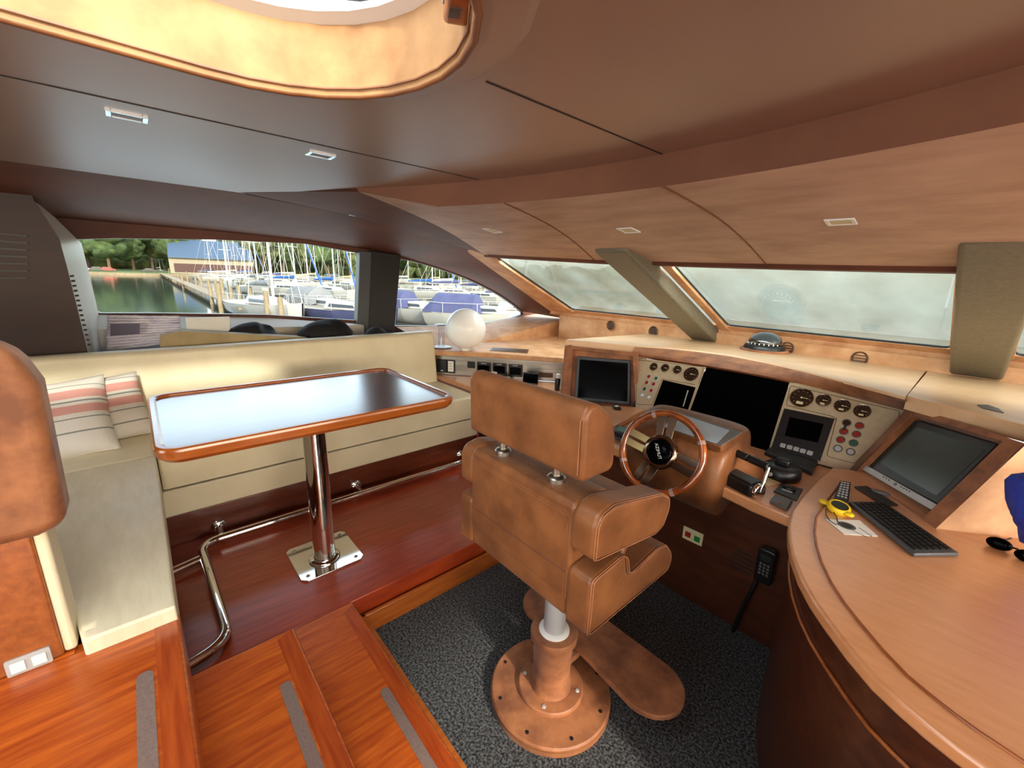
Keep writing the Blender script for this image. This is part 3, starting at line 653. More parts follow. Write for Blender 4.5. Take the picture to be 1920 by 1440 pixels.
# footrest plank, rounded ends
mb = MB(); x0, x1, yc, r = -1.10, -0.53, 1.235, 0.125
pts = [(x1-.03+r*math.sin(a)*1.0, yc+r*math.cos(a), .135) for a in [PI*i/14 for i in range(15)]]+[(-.85, yc-r+.035, .135)]+[(x0+.03-r*math.sin(a), yc-r*math.cos(a), .135) for a in [PI*i/14 for i in range(15)]]+[(-.85, yc+r, .135)]
mb.prism(pts, (0, 0, 0.022)); mb.build('footrest', 'suede', ch, bevel=0.006, smooth=50)
mb = MB(); mb.box(-0.89, -0.82, 1.06, 1.2, 0.115, 0.140); mb.build('footrest_bracket', 'suede', ch, bevel=0.005)
def yzprism(name, prof, x0, x1, mt, bev, seg=5, sub=0):
    q = [V((x0, y, z)) for y, z in prof]; out = []
    for i in range(len(q)):
        a, b, c = q[i-1], q[i], q[(i+1) % len(q)]; ang = (a-b).angle(c-b); rr = min(bev*1.3, (a-b).length*.48, (c-b).length*.48)
        A, B = b+(a-b).normalized()*rr, b+(c-b).normalized()*rr
        for k in range(6): t = k/5; out.append(A*(1-t)**2+b*2*t*(1-t)+B*t*t)
    mb = MB(); mb.prism(out, (x1-x0, 0, 0)); bmesh.ops.remove_doubles(mb.b, verts=list(mb.b.verts), dist=2e-4); return mb.build(name, mt, ch, bevel=bev, seg=seg, smooth=50)
# back shell and backrest
yzprism('backrest', [(.800, .70), (.800, 1.005), (.812, 1.018), (.93, 1.022), (.985, .995), (.96, .78), (.93, .70)], -1.095, -0.632, 'leather', 0.022)
for o_ in (0.0, .009):
    mb = MB(); mb.tube([(-1.085, .801, .985-o_), (-.645, .801, .985-o_), (-.641+o_*-1, .801, .95), (-.641-o_, .801, .72)], .0013, 5); mb.build('stitching', 'suede', ch, smooth=60)
yzprism('seat_shell', [(.806, .645), (.800, .735), (.95, .76), (1.24, .74), (1.24, .65)], -1.09, -0.638, 'leather', 0.016)
yzprism('seat_cushion', [(.95, .75), (.95, .86), (1.10, .875), (1.27, .865), (1.30, .83), (1.28, .75)], -1.075, -0.652, 'leather', 0.03)
yzprism('headrest', [(.812, 1.078), (.806, 1.262), (.822, 1.288), (.86, 1.292), (.925, 1.245), (.952, 1.18), (.955, 1.095), (.94, 1.078)], -1.125, -0.622, 'leather', 0.014, 4)
for sx in (-1.0, -0.755):
    mb = MB(); mb.cyl((sx, .862, 1.015), (sx, .862, 1.085), 0.014, n=18); mb.lathe((sx, .862, 1.018), [(0.028, 0), (0.028, .014), (0.022, .02), (0.014, .021)], n=24); mb.build('headrest_post', 'steel', ch, smooth=40)
# armrests
arm = [(.797, .885), (.797, .99), (.815, 1.018), (.87, 1.030), (1.13, .975), (1.185, .94), (1.188, .90), (1.165, .85), (1.12, .835), (1.0, .85)]
sidep = [(.797, .648), (.797, .828), (.93, .846), (.955, .835), (.972, .765), (1.0, .757), (1.15, .778), (1.20, .765), (1.245, .715), (1.252, .68), (1.235, .650)]
yzprism('armrest', arm, -0.640, -0.552, 'leather', 0.016)
yzprism('armrest', arm, -1.162, -1.085, 'leather', 0.016)
yzprism('side_panel', sidep, -0.637, -0.550, 'leather', 0.015)
yzprism('side_panel', sidep, -1.162, -1.088, 'leather', 0.015)
for x, pr in ((-0.5575, arm), (-0.5555, sidep)):
    for off in (0.006, 0.0):
        c = V((0, sum(p[0] for p in pr)/len(pr), sum(p[1] for p in pr)/len(pr))); P = []
        for i in range(len(pr)):
            a, b, d = V((0,)+pr[i-1]), V((0,)+pr[i]), V((0,)+pr[(i+1) % len(pr)])
            A = b+(a-b).normalized()*min(.012, (a-b).length/2.2); B = b+(d-b).normalized()*min(.012, (d-b).length/2.2)
            for q in (A, (A+B+b*2)/4, B): q = q+(c-q).normalized()*(0.004+off); P.append((x+(0.0056 if off else 0.002)-0.0005, q.y, q.z))
        mb = MB(); mb.tube(P, 0.0016, 5, closed=True); mb.build('piping', 'suede', ch, smooth=60)
mb = MB(); mb.cyl((-0.60, 1.0, .80), (-0.60, 1.03, .852), .014, n=14); mb.build('arm_hinge', 'leather', ch)
mb = MB(); mb.tube([(-1.08, .7995, .80), (-0.645, .7995, .80)], 0.0022, 5); mb.build('stitching', 'side_suede', ch, smooth=60)
mb = MB(); mb.tube([(-0.634, .8055, 1.10), (-0.634, .802, 1.25), (-0.634, .825, 1.288)], 0.0016, 5); mb.build('stitching', 'suede', ch, smooth=60)

# ================================================================== HELM CONSOLE
def Z(px, py, z): return on(px, py, 'z', z)
con = thing('helm_console', 'tan suede and cherry helm console wrapping round the wheel with black displays', 'console', (-0.8, 2.4, 0))
P1 = Frame((0, 2.42, .76), (1, 0, 0), (0, .6, 1))
LH = Frame((-2.04, 2.235, .76), (.91, .41, 0), (-.10, .23, 1))
RH = Frame((-0.265, 2.335, .80), (.63, -.777, 0), (.47, .37, 1))
# brow (top of the dash) in three upholstered sections
ZB = 1.15
BL_ = [Z(1060, 639, ZB), Z(1191, 650.5, ZB)]
BC_ = [Z(x, y, ZB) for x, y in ((1191, 650.5), (1250, 654), (1310, 660), (1370, 668), (1440, 682), (1510, 698.5), (1580, 717), (1640, 733), (1697, 748))]
BR_ = [Z(1700, 746, ZB), Z(1800, 772, ZB), Z(1918, 801, ZB), V((0.42, 2.13, ZB)), V((0.8, 2.05, ZB))]
def brow(front, back, depth, name, mt):
    """front edge polyline and matching back edge polyline"""
    mb = MB(); n = len(front)
    lip = [p+V((0, 0, -depth)) for p in front]
    lip2 = [f.lerp(V((b[0], b[1], f.z)), 0.06)+V((0, 0, -depth)) for f, b in zip(front, back)]
    rnd = [p+(V((b[0], b[1], p.z))-p).normalized()*0.006+V((0, 0, 0.008)) for p, b in zip(front, back)]
    rnd2 = [p+(V((b[0], b[1], p.z))-p).normalized()*0.03+V((0, 0, 0.010)) for p, b in zip(front, back)]
    for A, B in ((lip2, lip), (lip, front), (front, rnd), (rnd, rnd2), (rnd2, [V(b) for b in back])): mb.strip(A, B)
    return mb.build(name, mt, con, smooth=50)
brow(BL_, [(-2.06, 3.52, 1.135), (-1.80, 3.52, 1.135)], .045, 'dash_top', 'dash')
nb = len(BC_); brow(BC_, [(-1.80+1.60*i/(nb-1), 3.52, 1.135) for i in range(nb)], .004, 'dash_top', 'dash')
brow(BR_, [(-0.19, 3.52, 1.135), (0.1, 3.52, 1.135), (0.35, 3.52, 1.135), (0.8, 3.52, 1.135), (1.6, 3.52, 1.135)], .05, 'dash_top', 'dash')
mb = MB(); A = [p+V((0, 0, 0)) for p in BC_]
B = [P1.P(*P1.pix(x, y), .006) for x, y in ((1190, 668), (1252, 675), (1312, 684), (1372, 694), (1442, 707), (1512, 723), (1582, 741), (1641, 757), (1704, 773))]
def mid(t, push): return [a_.lerp(b_, t)+V((.35, -1, .25)).normalized()*push for a_, b_ in zip(A, B)]
m1, m2, m3 = mid(.2, .014), mid(.5, .020), mid(.82, .014)
for p_, q_ in ((A, m1), (m1, m2), (m2, m3), (m3, B)): mb.strip(p_, q_)
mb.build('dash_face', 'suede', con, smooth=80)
# backing board of the instrument wall
mb = MB(); P1.box(mb, -0.62, -0.12, 0.3, 0.40, -0.12, -0.006); P1.box(mb, -1.49, -0.10, -0.03, 0.36, -0.12, -0.004); mb.build('backing', 'vent_dark', con)
def plate(F, px, name, mt, h0, h1, par=con, bev=0.0015):
    mb = MB(); F.poly(mb, [F.pix(*p) for p in px], h0, h1); return mb.build(name, mt, par, bevel=bev)
plA = plate(P1, [(1191, 670), (1325, 689), (1322, 692), (1292, 779), (1222, 779), (1192, 766)], 'instrument_panel', 'plate', -.003, .004)
plB = plate(P1, [(1481, 717), (1550, 724), (1640, 744), (1706, 764), (1654, 830), (1601, 886), (1559, 876), (1439, 846)], 'instrument_panel', 'plate', -.003, .004)
scC = plate(P1, [(1325, 689), (1400, 702), (1480, 718), (1440, 848), (1360, 860), (1283, 800)], 'display', 'screen', -.003, .006, bev=0.002)
def gauge(px, py, rp, par, chrome='silver'):
    a, b = P1.pix(px, py, .004); r = rp*(P1.P(a, b)-EYE).dot(_f)/FPX
    mb = MB(); mb.lathe(P1.P(a, b, .003), [(r*1.1, 0), (r*1.12, .004), (r*1.04, .009), (r*0.96, .008), (r*.94, .003)], P1.n, 32, cap=False); g = mb.build('gauge', 'spoke', par, smooth=60)
    mb = MB(); P1.disc(mb, a, b, r*.96, .0035, .0055, n=32); mb.build('dial', 'gauge', g)
    mb = MB(); P1.box(mb, a-.0012, a+r*.62, b-.0012, b+.0012, .0056, .0066); P1.disc(mb, a, b, r*.09, .0056, .0075); mb.build('needle', 'ivory', g)
    for k in range(9):
        t = R(225-33*k); mb = MB() if k == 0 else mb
        P1.disc(mb, a+r*.78*math.cos(t), b+r*.78*math.sin(t), r*.035, .0056, .0062, n=6)
    mb.build('ticks', 'ivory', g)
    if r < .05 and par is plB:
        mb = MB(); P1.box(mb, a-r*.32, a+r*.32, b-r*.78, b-r*.48, .0056, .0066); mb.build('legend', 'ivory', g)
for g in ((1225.6, 687.8, 7), (1247, 690, 7.2), (1269.8, 693.3, 7.5), (1296, 701.5, 12.5)): gauge(*g, plA)
for g in ((1503, 745.6, 17), (1544, 750.6, 11), (1579.4, 761, 11.6), (1616.6, 771, 12)): gauge(*g, plB)
def button(px, py, rp, col, par):
    a, b = P1.pix(px, py, .004); r = rp*(P1.P(a, b)-EYE).dot(_f)/FPX
    mb = MB(); mb.lathe(P1.P(a, b, .003), [(r, 0), (r, .004), (r*.8, .006), (r*.74, .003)], P1.n, 20, cap=False); o = mb.build('button', 'grey' if par is plB else 'silver', par, smooth=60)
    mb = MB(); P1.disc(mb, a, b, r*.76, .0035, .007, r*.68, n=18); mb.build('cap', col, o)
for x, y, c in ((772, 464, 'red'), (830, 478, 'green'), (754, 513, 'red'), (810, 525, 'red'), (736, 565, 'green'), (791, 578, 'red'), (718, 615, 'white'), (773, 632, 'white')):
    button(1040+x/4.364, 600+y/4.364, 4.6, c, plA)
for x, y, c in ((1000, 815, 'gauge'), (1128, 845, 'red'), (970, 902, 'red'), (1098, 930, 'red'), (940, 985, 'red'), (1068, 1018, 'green'), (912, 1072, 'silver'), (1040, 1105, 'silver')):
    button(1400+x/5.333, 640+y/5.333, 7.2, c, plB)
mb = MB(); mb.tube([P1.P(*P1.pix(1587.5, 795), .008), P1.P(*P1.pix(1582, 807), .008)], .005, 8); mb.build('link', 'gauge', plB)
plate(P1, [(1244, 713), (1304.7, 727), (1285, 785), (1219, 779)], 'display', 'screen', .002, .008, plA)
mb = MB(); mb.tube([P1.P(*P1.pix(1291, 733), .010), P1.P(*P1.pix(1282, 763), .010)], .0035, 6); mb.build('stylus', 'silver', plA)
dB = plate(P1, [(1471, 766.6), (1565, 786), (1538, 865), (1446.5, 840.6)], 'display', 'black', .002, .009, plB)
plate(P1, [(1481, 783), (1545, 796), (1534, 831), (1472, 818)], 'screen', 'screen', .009, .0095, dB, 0)
for x, y in ((362, 1042), (430, 1060), (496, 1078), (562, 1097), (632, 1117)):
    a, b = P1.pix(1400+x/5.333, 640+y/5.333, .009); mb = MB(); P1.poly(mb, P1.rr(a-.012, a+.012, b-.011, b+.011, .004), .009, .012); mb.build('key', 'silver', dB)
def groove(F, px, par, mt='vent'):
    q = fillet([F.P(*F.pix(*p), .004) for p in px], .012, 4); mb = MB(); mb.tube(q, .0016, 5); mb.build('groove', mt, par, smooth=60)
groove(P1, [(1400+x/5.333, 640+y/5.333) for x, y in ((900, 790), (865, 755), (395, 640), (440, 445), (1530, 700), (1520, 770), (1080, 1225), (800, 1150), (900, 770))], plB)
groove(P1, [(1040+x/4.364, 600+y/4.364) for x, y in ((1150, 530), (880, 485), (800, 695), (668, 690), (680, 330), (1222, 385), (1180, 525))], plA)
# housings with recessed monitors
def ring(F, outer, inner, h0, h1, name, mt):
    mb = MB(); O = [F.pix(*p) for p in outer]; I = [F.pix(*p) for p in inner]
    for i in range(4):
        j = (i+1) % 4; F.poly(mb, [O[i], O[j], I[j], I[i]], h0, h1)
    bmesh.ops.remove_doubles(mb.b, verts=list(mb.b.verts), dist=1e-4)
    return mb.build(name, mt, con, bevel=.004)
OL = [(1059, 648), (1195, 662), (1197, 769), (1049, 756)]; IL = [(1074, 655), (1187, 668), (1190, 761), (1068, 757)]
lh = ring(LH, OL, IL, -.05, 0, 'monitor_housing', 'suede')
mb = MB(); LH.poly(mb, [LH.pix(*p) for p in OL], -.06, -.045); mb.build('recess', 'suede', con)
mb = MB(); a0, b0 = LH.pix(1051, 752); a1, b1 = LH.pix(1059, 648)
mb.prism([LH.P(a0, b0, -.0), LH.P(a1, b1, 0), (-2.06, 3.5, 1.13), (-2.06, 3.5, .7), V((-2.04, 2.4, .7))], (0.01, 0, 0)); mb.build('side_wall', 'suede', con)
OR = [(1704, 760), (1925, 832), (1741, 1004), (1580, 893)]; IR = [(1710, 776), (1878, 827), (1732, 968), (1600, 886)]
ring(RH, OR, IR, -.07, 0, 'monitor_housing', 'suede')
mb = MB(); RH.poly(mb, [RH.pix(*p) for p in ((1706, 768), (1890, 828), (1735, 978), (1592, 888))], -.082, -.066); mb.build('recess', 'side_suede', con)
br = RH.P(*RH.pix(1741, 1004)); tr = RH.P(*RH.pix(1925, 832))
mb = MB(); mb.prism([br, tr, tr+V((.01, .01, .05)), tr+V((.3, .5, .05)), (0.62, 2.6, .80), (.20, 2.12, .80)], (0, .01, 0.0)); mb.build('side_wall', 'suede_pale', con)
# left monitor
mo = thing('monitor', 'black flat monitor recessed in the port end of the dash', 'monitor', LH.P(.3, .15, -.04))
mb = MB(); LH.poly(mb, [LH.pix(*p, -.03) for p in ((1083, 668), (1182, 676), (1181, 759), (1077, 750))], -.05, -.022); mb.build('bezel', 'dark_grey', mo, bevel=.003)
mb = MB(); LH.poly(mb, [LH.pix(*p, -.022) for p in ((1087, 674), (1177.5, 681), (1176.5, 753), (1083, 745))], -.023, -.0215); mb.build('screen', 'screen', mo)
# right monitor, silver strip below the screen
tv = thing('monitor', 'dark grey monitor with silver control strip recessed at the starboard end', 'monitor', RH.P(.15, .15, -.04))
mb = MB(); RH.poly(mb, [RH.pix(*p, -.03) for p in ((1700, 782), (1870, 832), (1757, 945), (1617, 869))], -.065, -.03); mb.build('bezel', 'dark_grey', tv, bevel=.004)
mb = MB(); RH.poly(mb, [RH.pix(*p, -.03) for p in ((1708, 797), (1849, 843), (1757, 930), (1640, 864))], -.031, -.029); mb.build('screen', 'lcd', tv)
mb = MB(); RH.poly(mb, [RH.pix(*p, -.02) for p in ((1619, 869), (1757, 946), (1748, 957), (1611, 877))], -.065, -.02); sbp = mb.build('control_strip', 'silver', tv, bevel=.002, label='silver control strip')
for i, (x, y) in enumerate(((1679, 908),)+tuple((1657+5.2*k, 894.5+2.9*k) for k in range(3))+tuple((1690+5.2*k, 913+2.9*k) for k in range(4))):
    a, b = RH.pix(x, y, -.02); mb = MB(); RH.disc(mb, a, b, .006 if i == 0 else .003, -.0205, -.0175, n=16); mb.build('knob', 'grey', sbp)

# --- desk, front panel, port desk
DZ = 0.75
mb = MB(); dk = [Z(1340, 905, DZ), Z(1413, 940, DZ), Z(1479, 967, DZ), V((-.30, 1.80, DZ)), V((-.1, 2.5, DZ)), V((-1.5, 2.55, DZ)), V((-1.55, 1.84, DZ)), V((-1.0, 1.76, DZ))]
mb.prism([p-V((0, 0, .05)) for p in dk], (0, 0, .05)); mb.build('desk', 'desk', con, bevel=.008)
mb = MB(); mb.box(-1.75, -.2, 1.945, 1.965, 0, .70); mb.face([(-1.75, 1.955, 0), (-2.7, 2.25, 0), (-2.7, 2.25, .7), (-1.75, 1.955, .7)]); mb.build('front_panel', 'wood_console', con)
mb = MB(); sh = [Z(1062, 757, .785), Z(1192, 763, .785), Z(1210, 767, .785), Z(1150, 799, .785), V((-1.42, 1.98, .785)), V((-1.95, 1.98, .785)), V((-2.05, 2.1, .785))]
mb.prism([p-V((0, 0, .035)) for p in sh], (0, 0, .035)); mb.build('raised_shelf', 'desk', con, bevel=.008)
pd = thing('side_desk', 'cherry side desk with steel instrument strip beyond the sofa end', 'desk', (-2.7, 2.2, 0))
mb = MB(); q = [V((-3.22, 1.95, .72)), V((-2.37, 2.71, .72)), V((-2.02, 2.30, .72)), V((-1.6, 1.96, .72)), V((-2.63, 1.95, .72))]
mb.prism([p-V((0, 0, .04)) for p in q], (0, 0, .04)); mb.build('desktop', 'desk', pd, bevel=.004)
mb = MB(); mb.prism([(-2.60, 1.97, 0), (-1.75, 1.97, 0), (-1.75, 1.97, .68), (-2.60, 1.97, .68)], (0, .02, 0)); mb.build('front_panel', 'wood_console', pd)
SP = Frame((-3.235, 1.975, .72), (.755, .656, 0), (0, 0, 1))
mb = MB(); SP.box(mb, -.02, 1.15, 0, .20, -.02, 0); mb.build('instrument_strip', 'steel', pd)
# shelf above the strip
mb = MB(); fe = [Z(812, 657, .95), Z(920, 661.5, .95), Z(1055, 671, .95)]
q = fe+[V((-2.06, 2.45, .95)), V((-2.06, 3.52, .95)), V((-3.2, 3.52, .95)), V((-3.36, 3.8, .95)), V((-3.36, 1.9, .95))]
mb.prism([p-V((0, 0, .045)) for p in q], (0, 0, .045)); mb.build('upper_shelf', 'suede_pale', pd, bevel=.006)
def spx(pts, h0, h1, name, mt, par, bev=.002): 
    mb = MB(); SP.poly(mb, [SP.pix(*p, h1) for p in pts], h0, h1); return mb.build(name, mt, par, bevel=bev)
def z7(x, y): return (800+x/6.4, 600+y/6.4)
def quad7(x0, y0, x1, y1, sk=.07): return [z7(x0, y0), z7(x1, y0+(x1-x0)*sk), z7(x1, y1+(x1-x0)*sk), z7(x0, y1)]
k = thing('keypad', 'black wall keypad nearest the sofa on the steel instrument strip', 'keypad', SP.P(*SP.pix(829, 685)))
spx(quad7(118, 468, 240, 625), 0, .018, 'housing', 'black', k)
for yy in (500, 535, 570): spx(quad7(150, yy, 210, yy+12), .018, .020, 'key', 'dark_grey', k, 0)
spx(quad7(168, 600, 195, 612), .018, .020, 'lamp', 'white', k, 0)
k = thing('wall_panel', 'white framed control panel beside the keypad on the steel strip', 'panel', SP.P(*SP.pix(845, 688)))
spx(quad7(244, 478, 340, 635), 0, .008, 'frame', 'black', k); spx(quad7(256, 492, 322, 618), .008, .010, 'face', 'paper', k, 0)
for yy in (520, 552, 584): spx(quad7(266, yy, 312, yy+3), .010, .0105, 'line', 'grey', k, 0)
k = spx(quad7(487, 496, 580, 575), 0, .006, 'switch_plate', 'black', None); single(k, 'small square black switch plate on the steel strip', 'switch', loc=SP.P(*SP.pix(883, 684)))
for i, (x0, y0) in enumerate(((602, 505), (790, 516), (982, 532))):
    k = thing('socket_cover', ('square black display box on the steel strip, nearest the sofa of three', 'square black display box in the middle of three on the steel strip', 'square black display box on the steel strip, nearest the helm of three')[i], 'display', SP.P(*SP.pix(800+(x0+80)/6.4, 600+(y0+70)/6.4)), 'square black display boxes')
    spx(quad7(x0, y0, x0+165, y0+145), 0, .03, 'housing', 'black', k); spx(quad7(x0+50, y0+12, x0+112, y0+20), .03, .032, 'label_strip', 'silver', k, 0)
    spx(quad7(x0+15, y0+35, x0+150, y0+120), .03, .031, 'screen', 'screen', k, 0)
# loose things on the side desk
def deskbox(name, px, py, wd, dp, ht, z, rot, mt, label, cat, par=None, bev=.003):
    c = Z(px, py, z); mb = MB(); mb.box(c.x-wd/2, c.x+wd/2, c.y-dp/2, c.y+dp/2, z, z+ht, rot, (c.x, c.y, 0))
    o = mb.build(name, mt, par, bevel=bev)
    if par is None: single(o, label, cat, loc=c)
    return o, c
c = Z(995, 721, .72); t = thing('small_display', 'small black tilted display standing on the side desk', 'display', c)
Fd = Frame(c, (.86, .5, 0), (-.1, .17, 1))
mb = MB(); Fd.poly(mb, Fd.rr(-.075, .062, .0, .10, .006), -.012, 0); mb.build('case', 'black', t, bevel=.002)
mb = MB(); Fd.box(mb, -.07, .057, .012, .092, 0, .001); mb.build('screen', 'screen', t)
mb = MB(); Fd.box(mb, -.07, .057, .004, .008, 0, .002); mb.build('edge_strip', 'grey', t)
c = Z(924, 711, .72); t = thing('smartphone', 'small phone with lit pale screen leaning beside the black display boxes', 'phone', c)
Fd = Frame(c, (.8, .3, 0), (-.12, .3, 1)); mb = MB(); Fd.poly(mb, Fd.rr(-.03, .03, 0, .07, .006), -.008, 0); mb.build('case', 'silver', t, bevel=.002)
mb = MB(); Fd.box(mb, -.024, .024, .01, .062, 0, .001); mb.build('screen', 'white', t)
c = Z(950, 715, .72); t = thing('desk_clock', 'small dark desk clock with silver corner on the side desk', 'clock', c)
Fd = Frame(c, (.9, .4, 0), (-.1, .3, 1)); mb = MB(); Fd.poly(mb, Fd.rr(-.05, .035, 0, .05, .006), -.02, 0); mb.build('case', 'black', t, bevel=.002)
mb = MB(); Fd.box(mb, -.015, .03, .008, .042, 0, .0015); mb.build('face', 'silver', t)
deskbox('router_box', 1002, 697, .13, .05, .03, .79, .7, 'dark_grey', 'flat dark box fixed on the strip behind the small display', 'box')
c = Z(1045, 731, .72); t = thing('bottle', 'black bottle with white cap beside the port monitor housing', 'bottle', c)
mb = MB(); mb.lathe(c, [(.022, 0), (.024, .01), (.024, .085), (.018, .10)], n=20); mb.build('body', 'black', t, smooth=50)
mb = MB(); mb.lathe(c+V((0, 0, .1)), [(.016, 0), (.016, .03), (.012, .034)], n=20); mb.build('cap', 'white', t, smooth=50)
deskbox('radio_set', 1025, 707, .14, .05, .045, .75, .75, 'vent', 'brown box on the steel strip behind the bottle', 'box')
mb = MB(); c = Z(884, 710, .72); mb.sphere(c+V((0, 0, .01)), .01, 2); single(mb.build('knob', 'white'), 'tiny white knob lying at the foot of the steel strip', 'knob', loc=c)
# shelf things
c = Z(873, 656.5, .95); dpt = (c-EYE).dot(_f); rg = 37.3*dpt/FPX
t = thing('globe_lamp', 'opal white glass globe lamp on the shelf by the side window', 'lamp', c)
mb = MB(); mb.lathe(c, [(.05, 0), (.05, .02), (.045, .03), (.04, .035)], n=30); mb.build('base', 'white', t, smooth=50)
mb = MB(); mb.sphere(c+V((0, 0, .012+rg)), rg, 4); mb.build('globe', 'globe', t, smooth=180)
c = Z(829, 652, .95); t = thing('glass_vase', 'clear glass vase on a pale saucer left of the globe lamp', 'vase', c)
mb = MB(); mb.lathe(c, [(.02, 0), (.07, .004), (.088, .010), (.085, .012), (.02, .006)], n=36); mb.build('saucer', 'white', t, smooth=60)
mb = MB(); mb.lathe(c+V((-.01, 0, .008)), [(.028, 0), (.03, .01), (.03, .17), (.042, .20)], n=30, cap=False); mb.build('body', 'clear', t, smooth=60)
mb = MB(); mb.lathe(c+V((-.01, 0, .208)), [(.05, 0), (.062, .004), (.05, .008)], n=30); mb.build('rim', 'silver', t, smooth=60)
mb = MB(); mb.prism([Z(923, 651.5, .951), Z(992, 655.5, .951), Z(989, 662.5, .951), Z(918, 657.5, .951)], (0, 0, .003)); g = mb.build('air_grille', 'vent', None, bevel=.001); single(g, 'brown rectangular air grille set in the shelf right of the globe lamp', 'vent', loc=Z(955, 657, .95))
mb = MB()
for j in range(3):
    a = Z(924, 652.9+1.7*j, .9545); b = Z(989, 656.7+1.9*j, .9545); mb.prism([a, b, b+V((.004, -.008, 0)), a+V((.004, -.008, 0))], (0, 0, .0008))
mb.build('slots', 'vent_dark', g)

# ================================================================== STEERING POD, WHEEL, CONTROLS
pod = thing('steering_pod', 'rounded tan leather steering pod with a slanted grey chart screen on top', 'console', (-.85, 1.9, .75))
mb = MB()
prof = [(1.80, .60), (1.715, .66), (1.72, .80), (1.75, .885), (1.80, .925), (2.03, .985), (2.07, .97), (2.12, .75)]
def prow(x, k, lift=0): 
    cy, cz = 1.92, .74
    return [V((x, cy+(y-cy)*k, max(cz+(z-cz)*k, .60) if i else .60+lift)) for i, (y, z) in enumerate(prof)]
rows = [prow(-1.13, .80), prow(-1.10, .93), prow(-1.05, 1.0), prow(-.85, 1.0), prow(-.68, 1.0), prow(-.635, .95), prow(-.61, .84)]
for A, B in zip(rows, rows[1:]): mb.strip(A, B)
mb.b.faces.new([mb.v(p) for p in rows[0]]); mb.b.faces.new([mb.v(p) for p in rows[-1]])
bmesh.ops.remove_doubles(mb.b, verts=list(mb.b.verts), dist=1e-5)
mb.build('body', 'leather', pod, subd=2, smooth=180)
mb = MB(); mb.lathe((-.80, 2.02, .751), [(.28, 0), (.26, .02), (.22, .06), (.19, .10), (.15, .13)], n=40); mb.build('base_flare', 'leather', pod, smooth=180)
p_fr = on(1357, 838, 'z', .945); 
PS = Frame((-.95, 1.775, .925), (1, .0, 0), (0, .23, .062))
mb = MB(); PS.poly(mb, [PS.pix(*p) for p in ((1268, 768), (1398, 812), (1352, 842), (1228, 800))], -.02, .012); mb.build('screen_frame', 'leather', pod, bevel=.006)
mb = MB(); PS.poly(mb, [PS.pix(*p, .012) for p in ((1272, 772), (1391, 812), (1353, 836), (1236, 799))], .010, .0165); sf = mb.build('screen_bezel', 'grey', pod, bevel=.002)
M['chart'] = mat('pale_chart_screen', (148, 164, 176), 0.15, (160, 174, 184), 5)
mb = MB(); PS.poly(mb, [PS.pix(*p, .0165) for p in ((1278, 777), (1368, 807), (1343, 832), (1242, 799))], .0163, .0172); mb.build('screen', 'chart', sf)
# wheel
WC = V((-.856, 1.668, .862)); wn = V((0.10, -math.cos(R(25)), math.sin(R(25)))).normalized()
wu = V((1, 0, 0)); wu = (wu-wn*wu.dot(wn)).normalized(); WF = Frame(WC, wu, wn.cross(wu))
if WF.n.dot(wn) < 0: WF = Frame(WC, wu, -wn.cross(wu))
wh = thing('ship_wheel', 'lacquered wood steering wheel with polished metal spokes and black hub', 'steering wheel', WC)
RW = .178
mb = MB(); mb.tube([WF.P(RW*math.cos(t), RW*math.sin(t)) for t in [2*PI*i/96 for i in range(96)]], .0165, 18, closed=True); rim = mb.build('rim', 'wheelwood', wh, smooth=180)
tw = 24
for k, a in enumerate((32, 118, 212, 305)):
    for d in (-1.8, 0, 1.8):
        t = R(a+d+tw*0); mb = MB(); mb.tube([WF.P(RW*math.cos(t+e), RW*math.sin(t+e)) for e in (-.006, .006)], .0172, 18); mb.build('inlay', 'silver', rim, smooth=60)
mb = MB(); mb.lathe(WF.P(0, 0, -.015), [(.074, 0), (.078, .02), (.074, .034), (.062, .040), (.056, .036)], WF.n, 48, cap=True); mb.build('hub_ring', 'spoke', wh, smooth=60)
mb = MB(); mb.lathe(WF.P(0, 0, .018), [(.057, 0), (.056, .006), (.045, .012), (.02, .015), (.001, .0155)], WF.n, 48); hub = mb.build('hub', 'screen', wh, smooth=60)
text_mesh('hub_lettering', 'AZIMUT', .020, WF, 0, 0, R(-57), 'silver', hub, h=.0335)
for a, mt in ((96, 'spoke'), (172, 'glint'), (254, 'spoke'), (352, 'spoke')):
    t = R(a); ca, sa = math.cos(t), math.sin(t)
    for s in (-1, 1):
        mb = MB(); pts = [(.06, s*.006), (.166, s*.006), (.166, s*.040), (.068, s*.038)]
        if s < 0: pts = pts[::-1]
        WF.poly(mb, [(p*ca-q*sa, p*sa+q*ca) for p, q in pts], .002, .010); mb.build('spoke', mt, wh, bevel=.0015, label='bright gold spoke, its reflection put into the colour' if mt == 'glint' else None)
mb = MB(); mb.cyl(WF.P(0, 0, -.12), WF.P(0, 0, -.005), .036, n=28); mb.build('shaft', 'leather', wh, smooth=50)
# throttle
def D(px, py, z=DZ): return on(px, py, 'z', z)
c = D(1388, 917); t = thing('throttle', 'twin lever throttle with black grips and chrome ends on a black box', 'throttle', c)
TF = Frame(c, (.93, -.30, 0), (.30, .93, 0))
mb = MB(); TF.box(mb, -.085, .07, -.035, .045, 0, .055); mb.build('base', 'black', t, bevel=.010)
mb = MB(); TF.box(mb, -.075, .06, -.025, .038, .055, .062); mb.build('top_plate', 'dark_grey', t, bevel=.003)
for s, x in ((-1, -.086), (1, .071)):
    mb = MB(); mb.cyl(TF.P(x, 0, .03), TF.P(x+s*.018, 0, .03), .034, n=28); mb.build('pivot', 'chrome', t, smooth=40, bevel=.004)
    mb = MB(); mb.tube([TF.P(x+s*.016, 0, .03), TF.P(x+s*.018, .01, .08), TF.P(x+s*.012, .03, .135)], .007, 10); mb.build('lever', 'chrome', t, smooth=60)
